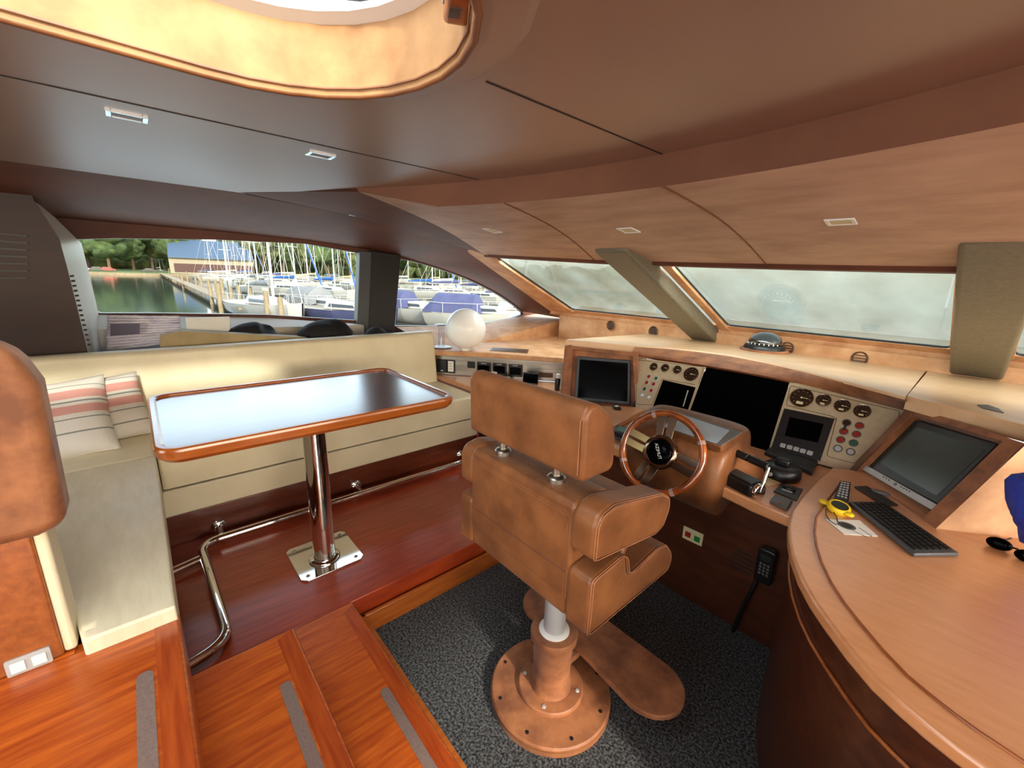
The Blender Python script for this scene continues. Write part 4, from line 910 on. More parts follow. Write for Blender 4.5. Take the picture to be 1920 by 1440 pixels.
mb = MB(); mb.cyl(TF.P(-.098, .03, .135), TF.P(-.010, .03, .135), .0165, n=20); mb.build('grip', 'black', t, smooth=40, bevel=.004)
mb = MB(); mb.cyl(TF.P(-.006, .03, .135), TF.P(.083, .03, .135), .0165, n=20); mb.build('grip', 'black', t, smooth=40, bevel=.004)
o, c = deskbox('control_card', 1425, 897, .13, .085, .004, DZ, -.3, 'ivory', 'ivory switch card lying behind the throttle', 'card')
t = thing('joystick_base', 'round black control puck with raised knob before the instrument panel', 'control', D(1463, 896))
c = D(1463, 893); mb = MB(); mb.lathe(c, [(.075, 0), (.08, .015), (.078, .045), (.062, .058), (.02, .06)], n=40); mb.build('body', 'black', t, smooth=50)
mb = MB(); mb.box(c.x-.03, c.x+.03, c.y-.02, c.y+.03, .805, .838); mb.build('knob', 'black', t, bevel=.01)
mb = MB(); mb.cyl(c+V((-.02, -.074, .025)), c+V((-.022, -.083, .026)), .009, n=16); mb.build('dial', 'silver', t)
mb = MB(); q = [D(1432, 853), D(1446, 843), D(1532, 871), D(1522, 893)]; mb.prism(q, (0, 0, .022)); single(mb.build('black_tray', 'dark_grey', bevel=.004), 'flat black tray at the foot of the starboard instrument panel', 'tray', loc=D(1480, 868))
q = [D(1450, 923), D(1466, 907), D(1505, 919), D(1493, 940)]
t = thing('trim_control', 'square dark joystick plate near the rim of the starboard counter', 'control', D(1478, 922))
mb = MB(); mb.prism(q, (0, 0, .006)); mb.build('plate', 'dark_grey', t, bevel=.002)
c = D(1478, 921); mb = MB(); mb.sphere(c+V((0, 0, .014)), .02, 3, (1.3, .8, .6)); mb.build('stick', 'black', t); mb = MB(); mb.box(c.x-.02, c.x+.02, c.y-.022, c.y-.018, .756, .762); mb.build('mark', 'silver', t)
q = [D(1442, 943), D(1453, 931), D(1486, 943), D(1475, 959)]
t = thing('key_fob', 'grey rounded control pad with red marks at the desk edge', 'control', D(1464, 945))
mb = MB(); mb.prism(q, (0, 0, .014)); mb.build('case', 'grey', t, bevel=.004)
mb = MB(); c = D(1462, 943, .764); mb.cyl(c, c+V((0, 0, .0015)), .007, n=12); mb.build('button', 'red', t)
t = thing('autopilot', 'small black autopilot unit with green display left of the wheel', 'display', D(1163, 812))
q = [D(1149, 808, .79), D(1157, 797, .80), D(1190, 803, .80), D(1184, 818, .79)]; mb = MB(); mb.prism([p-V((0, 0, .03)) for p in q], (0, 0, .03)); mb.build('case', 'black', t, bevel=.004)
q2 = [sum(q, V())/4+(p-sum(q, V())/4)*.7+V((0, 0, .001)) for p in q]; mb = MB(); mb.prism(q2, (0, 0, .001)); mb.build('screen', 'green', t)
for k_, (x, y) in enumerate(((1151, 822), (1166, 828))):
    q = [D(x, y, .765), D(x+7, y-8, .765), D(x+22, y-5, .765), D(x+16, y+5, .765)]; mb = MB(); mb.prism(q, (0, 0, .006)); o = mb.build('switch_pad', 'dark_grey', bevel=.001)
    single(o, ('small dark switch pad left of the wheel, nearer the chair', 'small dark switch pad left of the wheel, nearer the rim')[k_], 'switch', loc=q[0])
# switch plate, vent slots and handset on the front panel
FP = Frame((0, 1.945, 0), (1, 0, 0), (0, 0, 1))
t = thing('switch_plate', 'white plate with one red and one green square switch under the desk', 'switch', FP.P(*FP.pix(1299, 1004)))
mb = MB(); FP.poly(mb, [FP.pix(*p) for p in ((1283, 985), (1320, 1002), (1316, 1024), (1280, 1007))], 0, .006); mb.build('plate', 'ivory', t, bevel=.001)
for (x, y), m_ in (((1291, 1001), 'red'), ((1308, 1010), 'green_lit')):
    a, b = FP.pix(x, y); mb = MB(); FP.box(mb, a-.014, a+.014, b-.014, b+.014, .005, .011); mb.build('rocker', m_, t, bevel=.002)
mb = MB()
for i in range(5):
    a0, b0 = FP.pix(1376-2*i, 1028+7.5*i); a1, b1 = FP.pix(1418-2*i, 1042+7.5*i); FP.box(mb, a0, a1, b0-.004, b0+.002, 0, .002)
single(mb.build('vent_slots', 'vent_dark'), 'dark slots of a vent on the panel under the desk', 'vent', loc=FP.P(*FP.pix(1395, 1048)))
hs = FP.P(*FP.pix(1440, 1055)); t = thing('handset', 'black radio handset hanging under the desk by the counter', 'handset', hs)
HS = Frame(hs+V((0, -.01, 0)), (1, 0, 0), (.12, -.05, 1))
mb = MB(); HS.poly(mb, HS.rr(-.035, .035, -.085, .085, .014), 0, .035); mb.build('case', 'black', t, bevel=.006)
mb = MB(); HS.box(mb, -.02, .02, .03, .06, .034, .036); mb.build('screen', 'lcd', t)
for j in range(4):
    for i in range(3):
        mb = MB(); HS.box(mb, -.02+.015*i, -.011+.015*i, -.04+.016*j, -.031+.016*j, .034, .037); mb.build('key', 'grey', t)
mb = MB(); mb.tube([hs+V((-.02, -.02, -.085)), hs+V((-.03, -.03, -.14)), hs+V((-.05, -.03, -.24)), hs+V((-.07, -.03, -.38)), hs+V((-.09, -.03, -.5))], .009, 8); mb.build('cable', 'black', t, smooth=60)

# ================================================================== STARBOARD COUNTER
CZ = .80
edge = [Z(x, y, CZ) for x, y in ((1560, 876), (1534, 897), (1501, 933), (1484, 957), (1478, 985), (1479, 1010), (1485, 1040), (1500, 1080), (1522, 1120), (1550, 1160), (1592, 1215), (1640, 1270), (1690, 1316), (1742, 1360), (1800, 1405), (1850, 1440))]
edge += [edge[-1]+V((.12, -.03, 0)), edge[-1]+V((.4, -.05, 0)), V((1.2, edge[-1].y-.05, CZ))]
cnt = thing('side_counter', 'curved cherry counter with raised rounded rim at the right', 'counter', (.3, 1.5, 0))
poly = edge+[V((1.2, 2.3, CZ)), V((.6, 2.6, CZ)), V((.1, 2.6, CZ))]
mb = MB(); mb.prism([p-V((0, 0, .038)) for p in poly], (0, 0, .038)); mb.build('counter_top', 'desk', cnt, bevel=.009, seg=4)
def inset(P, d):
    out = []
    for i in range(len(P)):
        a, b = P[max(i-1, 0)], P[min(i+1, len(P)-1)]; t = (b-a).normalized(); out.append(P[i]+V((-t.y, t.x, 0))*d)
    return out
ins = inset(edge, .075)
mb = MB(); mb.tube([p+V((0, 0, .0005)) for p in ins[1:]], .004, 8); mb.build('rim_groove', 'wood', cnt, smooth=60)
sk = inset(edge, .03)
mb = MB(); mb.strip([p+V((0, 0, -.03)) for p in sk], [V((p.x, p.y, 0)) for p in sk]); mb.build('skirt', 'wood_console', cnt, smooth=60)
mb = MB(); mb.tube([V((p.x, p.y, .655)) for p in inset(edge, .026)[3:]], .005, 8); mb.build('bead', 'wood', cnt, smooth=60)

# keyboards, mouse, remote, watch, papers
def keyboard(corners, z, label, rows, cols, keymt, base, th=.014, kl=.55):
    q = [Z(x, y, z) for x, y in corners]; c = sum(q, V((0, 0, 0)))/4
    t = thing('keyboard', label, 'keyboard', V((c.x, c.y, z)))
    mb = MB(); mb.prism([p for p in q], (0, 0, th)); mb.build('case', base, t, bevel=.004)
    zz = z+th
    def bl(u, v): return q[0].lerp(q[1], u).lerp(q[3].lerp(q[2], u), v)+V((0, 0, th))
    for j in range(rows):
        v0 = .07+.86*j/rows*1.0; v1 = v0+.86/rows*.78
        for i in range(cols):
            if j == rows-1 and 3 <= i <= 7:
                if i > 3: continue
                u0 = .04+.92*i/cols; u1 = .04+.92*8/cols-.01
            else: u0 = .04+.92*i/cols; u1 = u0+.92/cols*.80
            a, b, cc, d = bl(u0, v0), bl(u1, v0), bl(u1, v1), bl(u0, v1)
            mb = MB(); mb.prism([a, b, cc, d], (0, 0, .004)); mb.build('key', keymt, t)
    return t
keyboard(((1655, 946), (1797, 1044), (1712, 1045), (1590, 946)), CZ+.001, 'slim dark grey keyboard lying askew on the starboard counter', 6, 15, 'black', 'kbd')
keyboard(((1083, 757), (1123, 759), (1120, 770), (1077, 768)), .786, 'small black keyboard in front of the port monitor', 3, 9, 'kbd', 'black', .012)
c = Z(1156, 767, .786); t = thing('mouse', 'small black and white mouse on the shelf before the port monitor', 'mouse', c)
mb = MB(); mb.sphere(c+V((0, 0, .009)), .03, 3, (1.1, .65, .42)); mb.build('body', 'black', t); mb = MB(); mb.sphere(c+V((0, 0, .015)), .018, 3, (1.0, .7, .5)); mb.build('cover', 'white', t)
q = [Z(1573, 908, CZ+.001), Z(1594, 911, CZ+.001), Z(1589, 950, CZ+.001), Z(1561, 942, CZ+.001)]
t = thing('remote_control', 'black remote control with small keys beside the yellow watch', 'remote control', q[0].lerp(q[2], .5))
mb = MB(); mb.prism(q, (0, 0, .018)); mb.build('case', 'black', t, bevel=.004)
for j in range(7):
    for i in range(3):
        u, v = .16+.26*i, .07+.12*j; p = q[0].lerp(q[1], u+.08).lerp(q[3].lerp(q[2], u+.08), v+.04)+V((0, 0, .018)); mb = MB(); mb.cyl(p, p+V((0, 0, .003)), .0045, n=8); mb.build('key', 'silver', t)
q = [Z(1601, 914, CZ+.001), Z(1625, 913, CZ+.001), Z(1684, 949, CZ+.001), Z(1657, 949, CZ+.001)]
t = thing('pen_tray', 'flat black folder lying between keyboard and starboard monitor', 'folder', q[0].lerp(q[2], .5)); mb = MB(); mb.prism(q, (0, 0, .006)); mb.build('cover', 'dark_grey', t, bevel=.002)
a = q[0].lerp(q[3], .3); b = q[1].lerp(q[2], .3); mb = MB(); mb.sphere(a.lerp(b, .6)+V((.03, .01, .01)), .02, 2, (1.6, .8, .4)); mb.build('emblem', 'grey', t)
c = Z(1570, 958, CZ); t = thing('watch', 'yellow rubber watch standing on the counter by the remote control', 'watch', c)
mb = MB(); mb.lathe(c+V((.002, -.002, .016)), [(.034, -.010), (.037, 0), (.034, .010), (.028, .012), (.026, .006)], (.15, -.2, 1), 32, cap=False); mb.build('bezel', 'yellow', t, smooth=60)
mb = MB(); mb.cyl(c+V((.002, -.002, .008)), c+V((.005, -.006, .025)), .027, n=28); mb.build('face', 'lcd', t)
mb = MB(); mb.sphere(c+V((-.044, .012, .012)), .015, 3, (1.3, .9, .6)); mb.build('strap', 'yellow', t)
mb = MB(); mb.sphere(c+V((.036, -.022, .012)), .014, 3, (1.2, 1, .6)); mb.build('strap', 'yellow', t)
mb = MB(); mb.tube([c+V((-.03, -.03, .004)), c+V((-.02, -.07, .003)), c+V((0, -.11, .003)), c+V((.02, -.125, .003)), c+V((.035, -.11, .003)), c+V((.02, -.095, .003)), c+V((.01, -.06, .004)), c+V((-.005, -.035, .005))], .0018, 6); mb.build('cord', 'dark_grey', t, smooth=60)
q = [Z(1548, 974, CZ+.001), Z(1612, 976, CZ+.001), Z(1646, 1006, CZ+.001), Z(1583, 1002, CZ+.001)]
t = thing('leaflet', 'white leaflet printed with a black camera lens shape on the counter', 'leaflet', q[0].lerp(q[2], .5))
mb = MB(); mb.prism(q, (0, 0, .0015)); mb.build('sheet', 'paper', t)
c = q[0].lerp(q[2], .5)+V((-.012, 0, .0016)); mb = MB(); mb.cyl(c, c+V((0, 0, .0004)), .026, n=28); mb.build('print', 'grey', t); mb = MB(); mb.cyl(c+V((0, 0, .0004)), c+V((0, 0, .0008)), .018, n=28); mb.build('print', 'black', t)
mb = MB(); mb.tube([c+V((.03, .02, 0)), c+V((.07, -.01, 0))], .0012, 4); mb.tube([c+V((.02, -.02, 0)), c+V((.06, -.03, 0))], .0012, 4); mb.build('print', 'grey', t)
# blue bundle and sunglasses at the right edge
c = on(1985, 945, 'y', 1.93); mb = MB()
mb.sphere(c, .11, 4, (.9, .7, 1.35))
for v in mb.b.verts:
    v.co += V((noise.noise(v.co*14), noise.noise(v.co*14+V((5, 0, 0))), noise.noise(v.co*14+V((0, 9, 0)))))*.03+V((1, 1, 0))*.016*abs(noise.noise(V((v.co.x*40, v.co.y*40, v.co.z*9)))); v.co.z = max(v.co.z, CZ+.001)
single(mb.build('blue_cloth', 'blue', smooth=180), 'crumpled royal blue cloth on the counter at the right edge', 'cloth', loc=(c.x, c.y, CZ))
c = Z(1895, 1040, CZ); t = thing('sunglasses', 'dark sunglasses lying in front of the blue cloth', 'sunglasses', c)
for dx in (-.028, .032):
    mb = MB(); mb.sphere(c+V((dx, -dx*.5, .018)), .027, 3, (1.1, .6, .75)); mb.build('lens', 'screen', t)
mb = MB(); mb.tube([c+V((-.05, .03, .02)), c+V((-.01, .09, .01)), c+V((.0, .12, .008))], .003, 6); mb.tube([c+V((-.01, 0, .025)), c+V((.01, -.005, .027))], .003, 6); mb.build('frame', 'black', t)
# compass
c = Z(1432, 657, 1.147); t = thing('compass', 'dome compass on the centre of the dash top', 'compass', c)
mb = MB(); mb.lathe(c+V((0, 0, -.004)), [(.155, 0), (.155, .012), (.145, .018)], n=48); mb.build('base', 'suede', t, smooth=40)
mb = MB(); mb.lathe(c+V((0, 0, .014)), [(.135, 0), (.13, .02), (.118, .032), (.10, .036)], n=48); mb.build('bezel', 'black', t, smooth=40)
mb = MB(); mb.lathe(c+V((0, 0, .045)), [(.113, 0), (.109, .025), (.093, .052), (.066, .072), (.035, .083), (.001, .087)], n=48); M['dome'] = mat('clear_dark_dome', (20, 22, 26), 0.03, spec=1.0, coat=1.0, crough=0.02); mb.build('dome', 'dome', t, smooth=180)
for k in range(9):
    a = R(-150+15*k); p = c+V((.112*math.cos(a), .112*math.sin(a), .052)); mb = MB(); mb.box(p.x-.003, p.x+.003, p.y-.002, p.y+.002, p.z-.008, p.z+.006, a+PI/2); mb.build('graduation', 'white', t)
t = Z(1855, 764, 1.152); mb = MB(); q = [Z(1832, 759.5, 1.158), Z(1852, 760, 1.158), Z(1872, 767, 1.158), Z(1882, 775, 1.158), Z(1858, 770, 1.158), Z(1842, 766, 1.158)]
mb.prism(q, (0, 0, .003)); single(mb.build('sunglass_tray', 'grey'), 'thin dark slot vent let into the dash top at the right', 'vent', loc=t)

# ================================================================== CEILING LIGHTS
def clight(px, py, wpx, hpx, where, label, k):
    if where == 'ceil': n = V((0, 0, -1)); p = on(px, py, 'z', 1.999); u = V((1, 0, 0))
    else:
        p = where; n = (LOW[12]-V(BB[12])).normalized().cross(V((1, 0, 0))); n = n if n.z < 0 else -n; u = V((1, 0.0, 0)); u = (u-n*u.dot(n)).normalized()
    F = Frame(p, u, n.cross(u)); 
    t = thing('ceiling_light', label, 'light', p)
    mb = MB()
    for (a0, a1, b0, b1) in ((-wpx, wpx, hpx*.72, hpx), (-wpx, wpx, -hpx, -hpx*.72), (-wpx, -wpx*.72, -hpx*.72, hpx*.72), (wpx*.72, wpx, -hpx*.72, hpx*.72)): F.box(mb, a0, a1, b0, b1, -.004, .003)
    mb.build('frame', 'chrome' if k else 'white', t, bevel=.001)
    mb = MB(); F.box(mb, -wpx*.72, wpx*.72, -hpx*.72, hpx*.72, -.004, .0012); mb.build('diffuser', 'grey' if k else 'ivory', t)
def visor_hit(px, py):
    best = None
    for i in range(0, 300):
        x = .9-.01*i
        if x < -2.2: break
        for j in range(10, 90, 2):
            p = visor_pt(x, j/100, -.002); q = (p-EYE); dd = q.dot(_f); sx = 960+FPX*q.dot(CR)/dd; sy = 720-FPX*q.dot(CU)/dd
            e = (sx-px)**2+(sy-py)**2
            if best is None or e < best[0]: best = (e, p)
    return best[1]
clight(924, 432, .040, .05, visor_hit(924, 432), 'small square white light in the headliner, nearest the port side', 0)
clight(1180, 432, .045, .045, visor_hit(1180, 432), 'small square white light in the middle of the sloping headliner', 0)
clight(1578, 418, .045, .035, visor_hit(1578, 418), 'square white light in the headliner above the centre windshield', 0)
clight(238, 218, .03, .045, 'ceil', 'chrome framed slot light in the dark ceiling, nearest the hatch light rim', 1)
clight(601, 291, .03, .045, 'ceil', 'chrome framed light in the dark ceiling above the table', 1)

# ================================================================== THINGS ON THE SHELF BEHIND THE SOFA
mb = MB(); mb.prism([(-3.32, -1.2, 1.0), (PX+.02, -1.2, 1.0), (PX+.02, 1.98, 1.0), (-3.32, 1.98, 1.0)], (0, 0, -.03)); single(mb.build('window_ledge', 'wood_dark'), 'dark wooden ledge behind the sofa back under the window', 'ledge', loc=(-3.6, .4, 1.0))
mb = MB(); mb.box(PX+.02, -3.32, -.3, 1.98, .0, .96); struct(mb.build('wall_left', 'wood_dark'))
def X(px, py, x): return on(px, py, 'x', x)
g = MB(); q = [X(201, 591, -3.66), X(336, 593, -3.66), X(345, 642, -3.60), X(201, 658, -3.60)]; nx, ny = 24, 12; rows = []
for j in range(ny+1):
    rows.append([q[0].lerp(q[1], i/nx).lerp(q[3].lerp(q[2], i/nx), j/ny)+V((.014*noise.noise(V((i*.5, j*.9+i*.3, 3))), 0, 0)) for i in range(nx+1)])
for A, B in zip(rows, rows[1:]): g.strip(A, B)
for p_ in [v.co for v in g.b.verts]: p_.z = max(p_.z, 1.002)
M['film'] = mat('crumpled_white_film', (238, 236, 248), 0.25, (206, 204, 228), 9, bump=.5, bscale=22, stretch=(1, 1, 3))
o = g.build('wrapped_board', 'film', smooth=180, solid=.01); single(o, 'white film wrapped board standing under the aft end of the side window', 'board', loc=(q[3].x, q[3].y, 1.0))
g = MB(); g.prism([X(207, 607, -3.585), X(262, 607, -3.585), X(262, 626, -3.585), X(207, 630, -3.585)], (.004, 0, 0)); g.build('picture', mat('dark_violet_print', (58, 52, 88), .4), o)
mb = MB(); q = [X(348, 596, -3.62), X(431, 594, -3.62), X(433, 628, -3.60), X(352, 630, -3.60)]; mb.prism(q, (-.02, 0, 0)); single(mb.build('paper_tray', 'paper', bevel=.004), 'white sheet in a pale tray leaning beside the carton', 'paper', loc=q[3])
t = thing('carton', 'tan carton with long tapering flap behind the sofa back', 'box', (-3.5, .3, 1.0))
mb = MB(); mb.prism([X(301, 629, -3.40), X(340, 621, -3.40), X(340, 660, -3.40), X(301, 660, -3.40)], (-.06, 0, 0)); mb.build('end', 'tan_card', t)
mb = MB(); mb.prism([X(340, 621, -3.395), X(576, 633, -3.395), X(576, 660, -3.395), X(340, 660, -3.395)], (-.12, 0, 0)); mb.build('side', 'tan_card', t)
def blob(name, P, sc, mt, label, cat, seed=0, amp=.03):
    mb = MB(); mb.sphere(P, 1, 4, sc)
    for v in mb.b.verts:
        v.co += V((1, 1, 1))*amp*noise.noise(v.co*7+V((seed, 0, 0))); v.co.z = max(v.co.z, 1.002)
    return single(mb.build(name, mt, smooth=180), label, cat, loc=(P[0], P[1], 1.0))
p = X(612, 618, -3.5); blob('bag', (p.x, p.y, 1.115), (.12, .21, .10), 'black_soft', 'rounded black bag lying behind the sofa back left of the window pillar', 'bag', 1)
p = X(470, 622, -3.62); blob('bag', (p.x, p.y, 1.10), (.10, .17, .10), 'black_soft', 'crumpled dark bag between the white sheet and the rounded black bag', 'bag', 4, .06)
p = X(706, 622, -3.5); blob('bag', (p.x, p.y, 1.07), (.08, .10, .075), 'black_soft', 'small black pouch at the foot of the window pillar', 'pouch', 7, .02)
p = X(192, 652, -3.5); mb = MB(); mb.lathe((p.x, p.y, 1.0), [(.13, 0), (.14, .03), (.13, .05), (.11, .055)], n=36); o = mb.build('round_tin', 'black', smooth=40); single(o, 'dark round tin with green lid at the aft end of the ledge', 'tin', loc=(p.x, p.y, 1.0))
mb = MB(); mb.lathe((p.x, p.y, 1.055), [(.108, 0), (.10, .006)], n=36); mb.build('lid', mat('green_lid', (70, 110, 90), .4), o)

# ================================================================== OUTSIDE: THE MARINA
WZ = -1.6
M['water'] = mat('harbour_water', (34, 44, 36), 0.08, bump=.5, bscale=.9, spec=.6, stretch=(1, 1, 1))
M['lawn'] = mat('green_lawn', (62, 82, 36), 0.9, (80, 96, 46), .3)
M['leaf'] = mat('tree_leaves', (28, 44, 20), 0.9, (66, 84, 42), .55, detail=8, bump=1.0, bscale=1.6)
M['leaf2'] = mat('olive_tree_leaves', (48, 58, 28), 0.9, (90, 98, 54), .5, detail=8, bump=1.0, bscale=1.6)
M['bark'] = mat('tree_bark', (84, 66, 50), 0.9)
M['hull'] = mat('white_boat_hull', (158, 157, 152), 0.3)
M['cream_hull'] = mat('cream_boat_deck', (134, 128, 112), 0.5)
M['navy'] = mat('navy_canvas', (50, 54, 88), 0.8, (60, 64, 98), 1)
M['bluec'] = mat('bright_blue_canvas', (34, 76, 136), 0.8)
M['greyc'] = mat('grey_canvas', (92, 94, 96), 0.8, (108, 110, 112), 1)
M['tanc'] = mat('tan_canvas', (172, 148, 110), 0.8)
M['alu'] = mat('mast_aluminium', (172, 170, 164), 0.4)
M['post'] = mat('weathered_piling', (104, 92, 72), 0.9, (126, 112, 88), 3)
M['win'] = mat('dark_boat_window', (40, 44, 50), 0.2)
M['roofb'] = mat('blue_slate_roof', (52, 70, 92), 0.7)
M['wallp'] = mat('pale_building_wall', (120, 112, 96), 0.8)
M['door'] = mat('dark_red_opening', (60, 36, 32), 0.8)
def W(px, py): return on(px, py, 'z', WZ)
def far(px, dist, z=-1.2):
    d = ray(px, 500); d = V((d.x, d.y, 0)).normalized(); return V((d.x*dist, d.y*dist, z))
mb = MB(); n = 40; ring0 = [far(-60+1300*i/n, 12, WZ) for i in range(n+1)]; ring1 = [far(-60+1300*i/n, 178+8*math.sin(i*.5), WZ) for i in range(n+1)]
mb.strip(ring0, ring1); single(mb.build('harbour_water', 'water'), 'calm green harbour water outside the side windows', 'water')
mb = MB(); r1 = [far(-60+1300*i/n, 177+8*math.sin(i*.5), -1.0) for i in range(n+1)]; r2 = [p*1.75 for p in r1]; r2 = [V((p.x, p.y, .6)) for p in r2]; r0 = [V((p.x, p.y, WZ-.1)) for p in r1]
mb.strip(r0, r1); mb.strip(r1, r2); single(mb.build('shore', 'lawn'), 'green lawn along the far shore', 'lawn')
def blobby(mb, c, r, sc, seed, amp=.28):
    k = bmesh.ops.create_icosphere(mb.b, subdivisions=3, radius=1, matrix=Matrix.Translation(c) @ Matrix.Diagonal((r*sc[0], r*sc[1], r*sc[2], 1)))
    for v in k['verts']:
        dv = (v.co-c); v.co += dv*amp*(noise.noise(v.co*.45+V((seed, 0, 0)))+.7*noise.noise(v.co*1.3+V((0, seed, 0))))
def tree(px, dist, h, wd, mt, label, seed):
    p = far(px, dist, -1.0); t = thing('tree', label, 'tree', p, 'trees on the far shore'); rnd = random.Random(seed)
    mb = MB(); mb.tube([p, p+V((.2, .1, h*.3)), p+V((.5, 0, h*.6))], [.45, .35, .2], 8); mb.build('trunk', 'bark', t)
    mb = MB()
    for k in range(7):
        a = rnd.uniform(0, 6.28); rr = wd*.28*rnd.random(); z = h*(.38+.5*k/7)
        blobby(mb, p+V((rr*math.cos(a), rr*math.sin(a), z)), wd*.36*(1-.35*abs(k/6-.35)), (1, 1, .8), seed+k)
    mb.build('crown', mt, t, smooth=180)
descr = ['at the left end of the side window', 'left of the parked cars', 'behind the parked cars', 'right of the parked cars', 'left of the blue roofed building', 'at the corner of the blue roofed building', 'in front of the blue roof', 'right of the blue roof', 'behind the tallest masts', 'behind the blue strutted mast', 'left of the grey canopy boat', 'above the grey canopy boat', 'beside the window pillar', 'seen at the left of the triangular window', 'over the masts in the triangular window', 'behind the furled sails in the triangular window']
txs = [120, 168, 205, 250, 286, 322, 352, 452, 492, 530, 575, 615, 655, 750, 800, 850]
for i, x in enumerate(txs):
    tree(x, 205+12*math.sin(i*2.1)+(45 if x in (352,) else 0), 21+3*math.sin(i*1.7), 15+2*math.cos(i), ('leaf2', 'leaf', 'leaf2', 'leaf')[i % 4] if i > 3 else ('leaf2', 'leaf2', 'leaf', 'leaf')[i], ('olive green' if (i % 4 in (0, 2) if i > 3 else i < 2) else 'dark green')+' leafy tree '+descr[i], i*3+1)
mb = MB()
for i in range(64):
    p = far(-40+1260*i/63, 232+4*math.sin(i*1.9), 2.6); blobby(mb, p, 5.5+1.2*math.sin(i*2.7), (1, 1, .9), i)
tag(mb.build('hedge', 'leaf2', smooth=180), 'long row of clipped olive bushes closing the far lawn behind the tree trunks', 'hedge', kind='stuff')
mb = MB(); sw_ = [V((p.x, p.y, -.9))*.998 for p in r1]; mb.strip([V((p.x, p.y, WZ-.1)) for p in sw_], sw_); mb.strip(sw_, [V((p.x*1.006, p.y*1.006, -.9)) for p in sw_]); tag(mb.build('sea_wall', 'post'), 'low pale stone wall along the water edge of the lawn', 'wall')
# building
b0 = far(318, 186, -1); b1 = far(476, 186, -1); bu = (b1-b0).normalized(); bn = V((-bu.y, bu.x, 0)); bn = bn if bn.dot(b0) > 0 else -bn; L = (b1-b0).length
bd = thing('building', 'long pale building with blue slate roof behind the masts', 'building', b0.lerp(b1, .5))
mb = MB(); mb.prism([b0, b1, b1+bn*12, b0+bn*12], (0, 0, 5.2)); mb.build('wall', 'wallp', bd)
mb = MB(); A = b0+V((0, 0, 5.2))-bn*1; B = b1+V((0, 0, 5.2))-bn*1; mb.prism([A, B, B+bn*8+V((0, 0, 6)), A+bn*8+V((0, 0, 6))], (0, 0, .4)); mb.build('roof', 'roofb', bd)
for k in range(9):
    a = b0+bu*(L*(.05+.105*k))-bn*.1+V((0, 0, .6)); mb = MB(); mb.prism([a, a+bu*2.6, a+bu*2.6+V((0, 0, 2.8)), a+V((0, 0, 2.8))], -bn*.1); mb.build('opening', 'door', bd)
# parked cars
for i, (px, m_, lb) in enumerate(((152, 'silver', 'silver car parked at the left end of the far shore'), (180, 'dark_grey', 'dark grey car parked beside the silver one on the shore'), (199, 'red', 'small red car parked on the far shore'), (278, 'black', 'black car parked alone under the trees'))):
    p = far(px, 183, -.9); d = p.normalized(); u = V((-d.y, d.x, 0)); u.z = 0; u.normalize(); nrm = V((d.x, d.y, 0)).normalized()
    t = thing('car', lb, 'car', p, 'cars parked along the far shore')
    prof = [(-2.1, .35), (-2.1, .85), (-1.4, .95), (-.9, 1.42), (.7, 1.45), (1.3, .98), (2.0, .85), (2.1, .35)]
    mb = MB(); mb.prism([p+u*a+V((0, 0, b)) for a, b in prof], nrm*1.7); mb.build('body', m_, t, bevel=.08)
    mb = MB(); mb.prism([p+u*a+V((0, 0, b))-nrm*.02 for a, b in ((-1.2, 1.0), (-.8, 1.34), (.6, 1.36), (1.05, 1.0))], -nrm*.02); mb.build('window', 'win', t)
    for a in (-1.35, 1.35): mb = MB(); mb.cyl(p+u*a+V((0, 0, .33))-nrm*.05, p+u*a+V((0, 0, .33))+nrm*.2, .33, n=14); mb.build('wheel', 'black', t)
# pilings of the jetty
ps = [(300, 512), (318, 516), (334, 522), (352, 528), (344, 540), (368, 534), (380, 546), (394, 552), (408, 558), (420, 566), (436, 574), (452, 583), (474, 592), (398, 570), (416, 590), (504, 606), (530, 612)]
PD = ['at the far shoreward end of the jetty', 'second from the shoreward end of the jetty', 'third from the shoreward end of the jetty', 'fourth from the shoreward end, right side', 'leaning off the left of the jetty, farthest', 'fifth along the right of the jetty', 'beside the small gap halfway along the jetty', 'just past the middle of the jetty', 'at the middle right of the jetty', 'right of the middle of the jetty', 'three before the near end of the jetty', 'two before the near end of the jetty', 'at the near end of the jetty', 'standing left of the jetty middle', 'nearest on the left of the jetty', 'alone right of the jetty before the nearest sailboat', 'farthest right in front of the nearest hull']
for i, (x, y) in enumerate(ps):
    p = W(x, y); mb = MB(); mb.cyl(p-V((0, 0, .5)), p+V((0, 0, 1.9+.3*math.sin(i*2.3))), .16, .14, 10)
    single(mb.build('piling', 'post'), 'weathered wooden mooring post '+PD[i], 'post', 'mooring posts along the jetty', loc=p)
mb = MB(); a, b = W(300, 515), W(470, 598); s = (b-a).cross(V((0, 0, 1))).normalized()*.6
mb.prism([a+V((0, 0, .6))-s, b+V((0, 0, .6))-s, b+V((0, 0, .6))+s, a+V((0, 0, .6))+s], (0, 0, .12)); single(mb.build('jetty', 'post'), 'narrow wooden jetty running between the mooring posts', 'jetty', loc=a)
